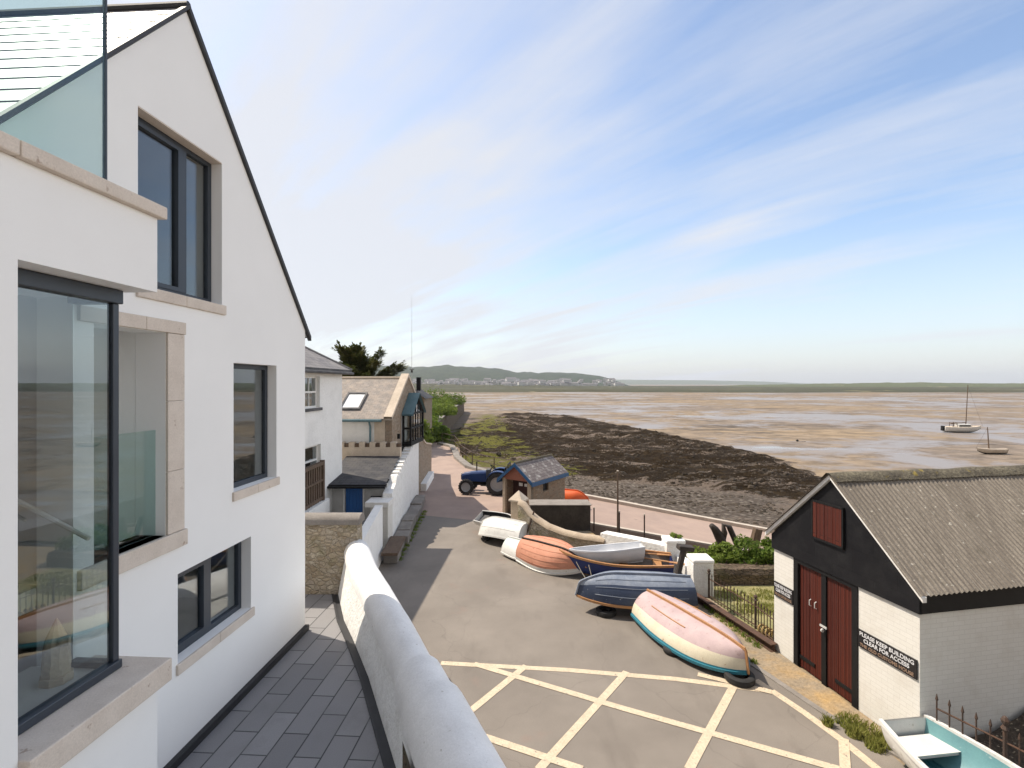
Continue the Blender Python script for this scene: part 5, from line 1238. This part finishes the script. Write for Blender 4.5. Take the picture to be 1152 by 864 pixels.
BG = 'boats beached along the wall'
# bow direction = local +x
boat('rowing_boat', 'upturned pink bottomed boat with cream sides and teal gunwale, bow on tyre', 3.05, 1.45, .50, ('pink_paint', 'cream_paint', 'teal_paint'), (4.12, 11.70, .20), az(.40, -.92), roll=R(7), pitch=R(.5), flip=True, wl=.46, group=BG, gun='teal_paint', tf=.70, bowp=2.7, keelrise=.12, rake=.02, sheer=.08, full=.66, strakes=0, bilge=True)
boat('rowing_boat', 'upturned navy boat with pale worn bottom and varnished gunwale', 2.95, 1.28, .56, ('grey_navy', 'navy_paint', 'navy_paint'), (3.28, 13.72, .30), az(-.995, -.10), roll=R(-9), pitch=R(-4), flip=True, wl=.34, group=BG, tf=.78, bowp=2.6, keelrise=.5, keel='grey_navy', full=.7, strakes=3)
boat('rowing_boat', 'upright dark blue rowing boat with varnished rim holding a pale dinghy', 3.25, 1.4, .60, ('blue_paint', 'blue_paint', 'blue_paint'), (3.20, 15.85, .06), az(-.955, .20), roll=R(-3), group=BG, wl=.3, inner='boat_grey', seats=('varnish', 3), tf=.7, keelrise=.5, bowp=1.9)
boat('dinghy', 'pale lavender dinghy nested inside the dark blue rowing boat', 2.1, .98, .46, ('lavender_white', 'lavender_white', 'lavender_white'), (3.0, 15.9, .42), az(-.97, .05), roll=R(6), pitch=R(6), group=BG, gun='lavender_white', keel='lavender_white', inner='lavender_white', tf=.8, seats=('lavender_white', 2))
boat('rowing_boat', 'upturned salmon bottomed clinker boat with white topsides leaning on wall', 2.3, 1.38, .54, ('salmon_paint', 'boat_white', 'boat_white'), (1.36, 16.72, .24), az(.74, -.67), roll=R(24), flip=True, wl=.80, group=BG, gun='boat_white', keel='black_wood', strakes=4, tf=.72, keelrise=.42, full=.74, bowp=2.0)
boat('rowing_boat', 'upturned white hull mostly hidden behind the salmon boat', 1.7, 1.0, .42, ('white_green_paint', 'boat_white', 'boat_white'), (.52, 17.55, .12), az(.70, -.71), roll=R(8), flip=True, wl=.4, group=BG, gun='boat_white', keel='boat_white')
boat('tender', 'upturned chunky white tender with moulded ridges, left of the salmon boat', 1.95, 1.25, .62, ('boat_white', 'boat_white', 'boat_white'), (-.36, 19.45, .14), az(-.70, .45), roll=R(12), flip=True, wl=.5, group=BG, gun='boat_white', keel='boat_white', strakes=2, tf=.9, bowp=3.4, full=.62, keelrise=.4)
boat('tender', 'small upright grey white tender with black inside nearest the hut', 1.55, .85, .40, ('boat_white', 'boat_white', 'boat_white'), (-.62, 20.9, .16), az(.85, -.5), roll=R(20), group=BG, gun='sand_floor', keel='boat_white', inner='black_paint', seats=('grey_felt', 1), tf=.85, bowp=3.2)
boat('rowing_boat', 'open teal rowing boat with white rim and seats in the corner by the black railing', 2.9, 1.32, .56, ('teal_paint', 'boat_white', 'boat_white'), (6.46, 6.70, .06), az(.13, -.985), roll=R(0), group=BG, wl=.38, gun='boat_white', inner='pale_teal', keel='teal_paint', seats=('boat_white', 3), tf=.62, full=.8)
teal = [o for o in COL.objects if o.get('label', '').startswith('open teal')][0]
def tpart(name, mt, f):
    m = MB(); f(m); l, r_ = teal.location.copy(), teal.rotation_euler.copy(); teal.location = (0, 0, 0); o = m.build(name, mt, teal, bevel=.006); teal.location = l
tpart('stern_bench', 'boat_white', lambda m: m.grid([[(-1.40, -.36, .34), (-1.40, .36, .34), (-1.40, .36, .385), (-1.40, -.36, .385)], [(-.98, -.46, .34), (-.98, .46, .34), (-.98, .46, .385), (-.98, -.46, .385)]], closed=True))
tpart('floor_boards', 'deep_teal', lambda m: [m.box(-1.2, .9, -.28+.095*k, -.28+.095*k+.088, .10, .125) for k in range(6)])
tb = thing('blue_tarpaulin', 'crumpled bright blue tarpaulin over the white tender beside the gatepost', 'tarpaulin', (.0, 20.0, .4))
m = MB(); m.grid([[(-.18+.10*i+.02*noise.noise(V((i, j, 0))), 19.75+.09*j, .80+.10*noise.noise(V((i*.7, j*.7, 1)))-.04*abs(i-3)-.03*abs(j-3)) for i in range(7)] for j in range(7)]); m.build('sheet', 'tarp_blue', tb, smooth='all')
ok = boat('kayak', 'bright orange upturned boat on the slipway behind the hut', 1.7, .85, .44, ('orange', 'orange', 'orange'), (3.0, 26.5, .02), az(.93, -.35), roll=R(8), flip=True, group=None, gun='orange', keel='orange', tf=.7)
# tyres under the boats
def tyre(c, rz, rx, label, rad=.30, wd=.15):
    t = thing('old_tyre', label, 'tyre', (0, 0, 0), 'old tyres under the boats')
    m = MB(); m.lathe([(rad*.60, -wd*.42), (rad*.84, -wd/2), (rad*.97, -wd*.36), (rad, 0), (rad*.97, wd*.36), (rad*.84, wd/2), (rad*.60, wd*.42), (rad*.68, .0), (rad*.60, -wd*.42)], 28); m.build('tread', 'rubber', t, smooth=50)
    t.location = c; t.rotation_euler = (rx, 0, rz); return t
tyre((4.60, 10.36, .085), .3, .05, 'black tyre flat on the road under the bow of the pink boat')
tyre((3.62, 11.45, .075), .1, .0, 'black tyre under the side of the pink boat', .24, .14)
tyre((2.45, 13.35, .075), .1, .0, 'black tyre in the shade under the navy boat', .27, .14)
tyre((-.95, 19.55, .28), R(50), R(82), 'small dark tyre upright at the left end of the white tender', .26, .12)
for a, b, lb in (((1.95, 15.55, .60), (2.55, 14.75, .02), 'longer pale mooring rope hanging from the blue boat bow'), ((2.3, 15.35, .58), (2.52, 14.85, .02), 'shorter pale mooring rope hanging from the blue boat side')):
    t = thing('mooring_rope', lb, 'rope', b); m = MB(); a_, b_ = V(a), V(b); m.tube([a_+(b_-a_)*f+V((0, 0, -.16*sin(pi*f))) for f in [i/8 for i in range(9)]], .012, 5); m.build('rope', 'rope', t)
for q, (a, b, lb) in enumerate((((3.9, 15.95, .62), (4.75, 15.35, .66), 'long varnished oar lying across the stern of the blue boat'), ((3.7, 16.25, .66), (4.55, 16.0, .68), 'second varnished oar behind, nearer the white wall'))):
    t = thing('oar', lb, 'oar', a); m = MB(); m.tube([a, b], .024, 6); m.build('shaft', 'varnish', t); m = MB(); d = (V(b)-V(a)).normalized(); m.T = Matrix.Translation(V(b)+d*.2) @ d.to_track_quat('X', 'Z').to_matrix().to_4x4(); m.box(-.22, .22, -.07, .07, -.012, .012); m.build('blade', 'varnish', t)

# ------------------------------------------------------------------ tractor
def tractor(loc, rz):
    t = thing('tractor', 'blue compact tractor with open seat parked behind the hut', 'tractor', (0, 0, 0))
    P_('tractor_blue', (.010, .034, .135), (.012, .04, .125), rough=.4, fine=.03)
    m = MB()   # +x is forward
    rows = []
    for x, w_, zb, zt_ in ((.25, .27, .62, 1.18), (.6, .27, .62, 1.16), (1.1, .25, .64, 1.12), (1.5, .22, .66, 1.04), (1.62, .17, .70, .96)): rows.append([(x, -w_, zb), (x, -w_, zt_-.10), (x, -w_*.72, zt_), (x, w_*.72, zt_), (x, w_, zt_-.10), (x, w_, zb)])
    m.grid(rows, closed=True); m.face(rows[0]); m.face(rows[-1]); m.build('bonnet', 'tractor_blue', t, bevel=.02)
    m = MB(); m.box(1.60, 1.64, -.13, .13, .70, .93); m.build('grille', 'black_paint', t)
    for sg in (-1, 1): m = MB(); m.lathe([(0, .02), (.055, .015), (.06, 0)], 10, axis='X', c=(1.63, sg*.11, .99)); m.build('headlight', 'white_paint', t)
    m = MB(); m.box(-.75, 1.5, -.16, .16, .42, .64); m.tube([(1.25, -.62, .36), (1.25, .62, .36)], .06, 8); m.tube([(-.45, -.62, .60), (-.45, .62, .60)], .12, 8); m.box(.1, .5, -.5, .5, .44, .48); m.build('chassis', 'black_paint', t)
    m = MB(); m.box(.02, .25, -.24, .24, .62, 1.28); m.build('dashboard', 'grey_felt', t, bevel=.03)
    m = MB(); m.tube([(.1, 0, 1.2), (-.08, 0, 1.38)], .025, 6); M_ = Matrix.Translation((-.1, 0, 1.4)) @ Matrix.Rotation(R(-35), 4, 'Y'); m.T = M_; m.tube([(.18*cos(a), .18*sin(a), 0) for a in [k*pi/8 for k in range(17)]], .017, 6); m.tube([(-.18, 0, 0), (.18, 0, 0)], .012, 4); m.build('steering_wheel', 'black_paint', t)
    m = MB(); m.box(-.75, -.32, -.24, .24, .92, 1.02); m.cbox((-.78, 0, 1.2), (.08, .46, .42), 0, 0, R(-10)); m.build('seat', 'black_paint', t, bevel=.03)
    for sg in (-1, 1):
        m = MB(); rows = []
        for k in range(9):
            a = R(15+k*18); r = .70; rows.append([(-.45+r*cos(a), sg*.40, .58+r*sin(a)), (-.45+r*cos(a), sg*.76, .58+r*sin(a)), (-.45+(r-.05)*cos(a), sg*.76, .58+(r-.05)*sin(a)), (-.45+(r-.05)*cos(a), sg*.40, .58+(r-.05)*sin(a))])
        m.grid(rows, closed=True); m.build('mudguard', 'tractor_blue', t)
    m = MB(); m.tube([(-.95, -.42, .7), (-.98, -.42, 1.62), (-.98, .42, 1.62), (-.95, .42, .7)], .035, 8); m.build('roll_bar', 'black_paint', t)
    m = MB(); m.tube([(.85, -.30, .95), (.85, -.30, 1.62)], .032, 8); m.build('exhaust', 'black_paint', t)
    m = MB(); m.cbox((-1.15, 0, .5), (.35, .5, .08)); m.tube([(-1.0, -.2, .4), (-1.5, -.25, .42)], .03, 6); m.tube([(-1.0, .2, .4), (-1.5, .25, .42)], .03, 6); m.build('linkage', 'black_paint', t)
    def wheel(x, y, r, w_, rim):
        h = MB(); h.lathe([(r*.62, -w_*.5), (r*.9, -w_*.5), (r*.985, -w_*.36), (r*.985, w_*.36), (r*.9, w_*.5), (r*.62, w_*.5), (r*.62, -w_*.5)], 32, axis='Y', c=(x, y, r))
        nl = 18
        for k in range(nl):
            for sg in (-1, 1):
                a = 2*pi*(k+(.5 if sg > 0 else 0))/nl; h.cbox((x+r*.985*cos(a), y+sg*w_*.24, r+r*.985*sin(a)), (.05*r/.5, w_*.46, .05), 0, 0, 0)
        o = bpy.data.objects.new('wheel', None); COL.objects.link(o); o.parent = t
        h.build('tyre', 'rubber', o, smooth=40)
        h = MB(); h.lathe([(0, -.02), (r*.18, -.03), (r*.25, -.005), (r*.52, .02), (r*.62, -w_*.40), (r*.655, -w_*.45), (r*.655, w_*.45), (r*.60, w_*.40), (r*.52, .04), (r*.25, .03), (0, .03)], 28, axis='Y', c=(x, y, r)); h.build('rim', rim, o, smooth=40)
    MT['rim_grey'] = pm('wheel_rim_grey', (.34, .35, .36), .45, (.26, .26, .27))
    for sg in (-1, 1): wheel(1.25, sg*.62, .40, .24, 'rim_grey'); wheel(-.45, sg*.62, .60, .34, 'rim_grey')
    t.location = loc; t.rotation_euler = (0, 0, rz); t.scale = (1.02, 1.02, 1.02)
    return t
tractor((-1.15, 28.3, 0), R(173))

# ------------------------------------------------------------------ yachts dried out on the mud
def mudpt(px, py): return G(px, py, MUD+.1)
def yacht(label, c, L, mast, rz, cabin, col='boat_white'):
    t = thing('sailing_boat', label, 'sailing boat', (0, 0, 0), 'boats dried out on the mud')
    H = hull(L, L*.33, L*.17, tf=.6, keelrise=.7, sheer=.25); m = MB()
    for sg in (1, -1): m.grid([[(x, sg*y, z) for x, y, z in r] for r in H], mf=lambda i, j: 1 if j < 4 else 0)
    m.face([(x, y, z) for x, y, z in H[0]]+[(x, -y, z) for x, y, z in H[0][::-1][:-1]]); m.build('hull', [col, 'black_paint'], t, smooth=50)
    m = MB(); D = L*.17; m.grid([[(x, y*.98, z-.02), (x, 0, z+.06), (x, -y*.98, z-.02)] for x, y, z in (r[-1] for r in H)]); m.build('deck', 'tan_coping', t)
    if cabin:
        m = MB(); m.box(-L*.15, L*.2, -L*.09, L*.09, D, D+L*.09); m.build('cabin', 'boat_white', t, bevel=.08)
        m = MB(); m.box(-L*.12, L*.17, -L*.092, L*.092, D+L*.03, D+L*.065); m.build('window', 'black_paint', t)
        m = MB(); m.tube([(-L*.3, -.5, D), (-L*.3, -.5, D+L*.13), (-L*.3, .5, D+L*.13), (-L*.3, .5, D)], .05, 6); m.tube([(-L*.18, -.5, D), (-L*.2, -.5, D+L*.14), (-L*.2, .5, D+L*.14), (-L*.18, .5, D)], .05, 6); m.build('frame', 'iron', t)
        m = MB(); m.tube([(-L*.32, 0, D+L*.1), (L*.08, 0, D+L*.13)], .1, 6); m.build('boom', 'old_wood', t)
        m = MB(); m.box(-L*.56, -L*.50, -.3, .3, D*.3, D*1.15); m.build('outboard', 'black_paint', t)
    m = MB(); m.tube([(L*.10, 0, D*.9), (L*.10, 0, D+mast)], [.085, .05], 6); m.build('mast', 'old_wood', t)
    m = MB(); m.tube([(L*.10, 0, D+mast*.97), (L*.56, 0, D*1.2)], .012, 4); m.build('forestay', 'iron', t)
    t.location = (*c, MUD+.02); t.rotation_euler = (R(4), 0, rz); return t
c1_ = mudpt(1082, 486); yacht('white cabin yacht with tall mast dried out on the mud, farther of two', c1_, 6.2, 8.0, R(-8), True)
c2_ = mudpt(1116, 510); yacht('small open pink white sailing dinghy with short mast on the near mud', c2_, 3.6, 2.9, R(178), False, 'tan_coping')
for i, (px, py, lb) in enumerate(((897, 496, 'tiny dark mooring buoy lying on open mud'), (694, 540, 'short pale marker post among the weedy rocks'))):
    c = mudpt(px, py)
    if i == 0: t = thing('mooring_buoy', lb, 'buoy', (*c, MUD)); m = MB(); m.lathe([(0, 0), (.15, .04), (.2, .15), (.14, .27), (.04, .31), (.03, .37), (0, .38)], 12, c=(*c, MUD)); m.build('float', 'black_paint', t); m = MB(); m.tube([(c[0], c[1], MUD+.1), (c[0]+1.2, c[1]-.3, MUD+.03)], .03, 5); m.build('chain', 'iron', t)
# houses of the far town: each a thing of its own
random.seed(21)
def town_house(w_, d_, h_):
    t = thing('town_house', 'tiny pale house in the far town below the wooded hill', 'house', (0, 0, 0), 'houses of the far town')
    m = MB(); m.box(-w_/2, w_/2, -d_/2, d_/2, 0, h_); m.build('wall', 'town_white', t)
    m = MB(); m.grid([[(-w_/2-.4, -d_/2-.4, h_), (-w_/2-.4, 0, h_+d_*.35), (-w_/2-.4, d_/2+.4, h_)], [(w_/2+.4, -d_/2-.4, h_), (w_/2+.4, 0, h_+d_*.35), (w_/2+.4, d_/2+.4, h_)]]); m.face([(-w_/2, -d_/2, h_), (-w_/2, 0, h_+d_*.35), (-w_/2, d_/2, h_)]); m.face([(w_/2, -d_/2, h_), (w_/2, 0, h_+d_*.35), (w_/2, d_/2, h_)]); m.build('roof', 'town_roof', t); return t
protos = [town_house(13, 10, 7), town_house(25, 11, 8), town_house(38, 15, 11)]
used = set()
for k in range(180):
    px = random.choice([random.uniform(466, 560), random.uniform(500, 640), random.uniform(560, 700)]); Y = random.uniform(1880, 1990)
    z = random.uniform(0, 1)**1.6*20-3.0
    q = random.choices((0, 1, 2), (6, 4, 1))[0]
    o = protos[q] if q not in used else dup(protos[q]); used.add(q)
    o.location = ((px-576)/576*Y, Y-(20-z)*1.2, z); o.rotation_euler = (0, 0, random.uniform(-.5, .5))
# ------------------------------------------------------------------ small growth
def tufts(name, label, pts, n, h, mt='grass', kind='stuff'):
    m = MB()
    for (x, y, z, r) in pts:
        for _ in range(n):
            a = random.random()*6.283; q = r*sqrt(random.random()); b = V((x+q*cos(a), y+q*sin(a), z)); hh = h*random.uniform(.4, 1.1)*(1-.5*q/r); l = V((random.uniform(-.5, .5), random.uniform(-.5, .5), 0))*hh; s = V((cos(a+1.57), sin(a+1.57), 0))*.012
            m.face([b-s, b+s, b+l*.4+V((0, 0, hh*.6))+s*.7, b+l+V((0, 0, hh))])
    o = m.build(name, mt, merge=False, recalc=False); return tag(o, label, 'grass', None, kind)
tufts('grass', 'yellow green grass tufts growing at the foot of the boathouse wall', [(5.95, 9.05, 0, .22), (6.1, 8.8, 0, .26), (6.25, 8.55, 0, .22), (5.85, 8.75, 0, .14), (6.0, 8.45, 0, .16), (5.55, 9.0, .0, .08)], 260, .22)
tufts('weeds', 'green weeds along the foot of the railing and ledges', [(5.2+.05*i, 13.7-.25*i, 0, .12) for i in range(9)]+[(-3.85-.02*i, 17.5+.5*i, 0, .16) for i in range(14)]+[(5.0, 11.8, 0, .10), (5.2, 11.0, 0, .08)], 60, .14, 'bush2')
tufts('garden_grass', 'rough sunlit grass between the railing and dark wall', [(6.1+.35*i, 14.6-.2*(i % 3), 0, .4) for i in range(8)]+[(6.2+.3*i, 13.6, 0, .35) for i in range(6)], 160, .16)

# loose rocks over the foreshore
random.seed(5)
bm0 = [o for o in COL.objects if o.name == 'beach'][0]
from mathutils.bvhtree import BVHTree
bv = BVHTree.FromPolygons([v.co for v in bm0.data.vertices], [tuple(p.vertices) for p in bm0.data.polygons])
m = MB()
def rock(x, y, r):
    h = bv.ray_cast(V((x, y, 5)), V((0, 0, -1)))
    if h[0] is None or h[0].z < MUD+.02: return
    z = h[0].z; base = [V((r*sx, r*sy*.8, 0)) for sx, sy in ((1, 0), (.5, .87), (-.5, .87), (-1, 0), (-.5, -.87), (.5, -.87))]; a = random.random()*6.28
    k = len(m.v); rot = Matrix.Rotation(a, 3, 'Z')
    up = random.uniform(.12, .38)*r
    for b in base: m.v.append(V((x, y, z-.05))+rot @ b*random.uniform(.8, 1.1))
    for b in base: m.v.append(V((x, y, z+up))+rot @ b*random.uniform(.4, .8)+V((0, 0, random.uniform(-.3, .3)*up)))
    for i in range(6): m.f.append([k+i, k+(i+1) % 6, k+6+(i+1) % 6, k+6+i]); m.m.append(0)
    m.f.append([k+6+i for i in range(6)]); m.m.append(0)
cnt = 0
while cnt < 3600:
    Y = 25*(120/25)**random.random(); X = random.uniform(-.12, .62)*Y
    w_ = (X, Y)
    if inside(w_, SHG): r = random.uniform(.06, .22)
    elif inside(w_, WEED): r = random.uniform(.07, .26)*(1 if random.random() < .85 else 1.8)
    else: continue
    if noise.noise(V((X*.2, Y*.5, 0))) < .05 and random.random() < .9: continue
    rock(X, Y, r*(.7+Y/140)); cnt += 1
MT['rocks'] = pm('shore_rock', (.028, .019, .011), .9, (.085, .064, .044), ns=.6, fine=.3, fs=6, bmp=.5, bs=6, spots=((.03, .022, .012), 1.2, .55))
tag(m.build('shore_rocks', 'rocks', merge=False), 'loose dark rocks and pale shingle stones scattered over the foreshore', 'rocks', None, 'stuff')
# sea air: one even closed volume round the whole scene
hz_m = bpy.data.materials.new('sea_haze'); hz_m.use_nodes = True; n_ = hz_m.node_tree; n_.nodes.clear()
pv = nd(n_, 'ShaderNodeVolumePrincipled'); pv.inputs['Color'].default_value = (.84, .89, .97, 1); pv.inputs['Density'].default_value = .00008; pv.inputs['Anisotropy'].default_value = .25
ov = nd(n_, 'ShaderNodeOutputMaterial'); n_.links.new(pv.outputs[0], ov.inputs[1])
m = MB(); m.box(-9000, 9000, -400, 9600, -10, 190); hzo = m.build('haze', hz_m); tag(hzo, 'pale sea haze lying over the whole estuary', 'haze', None, 'stuff')
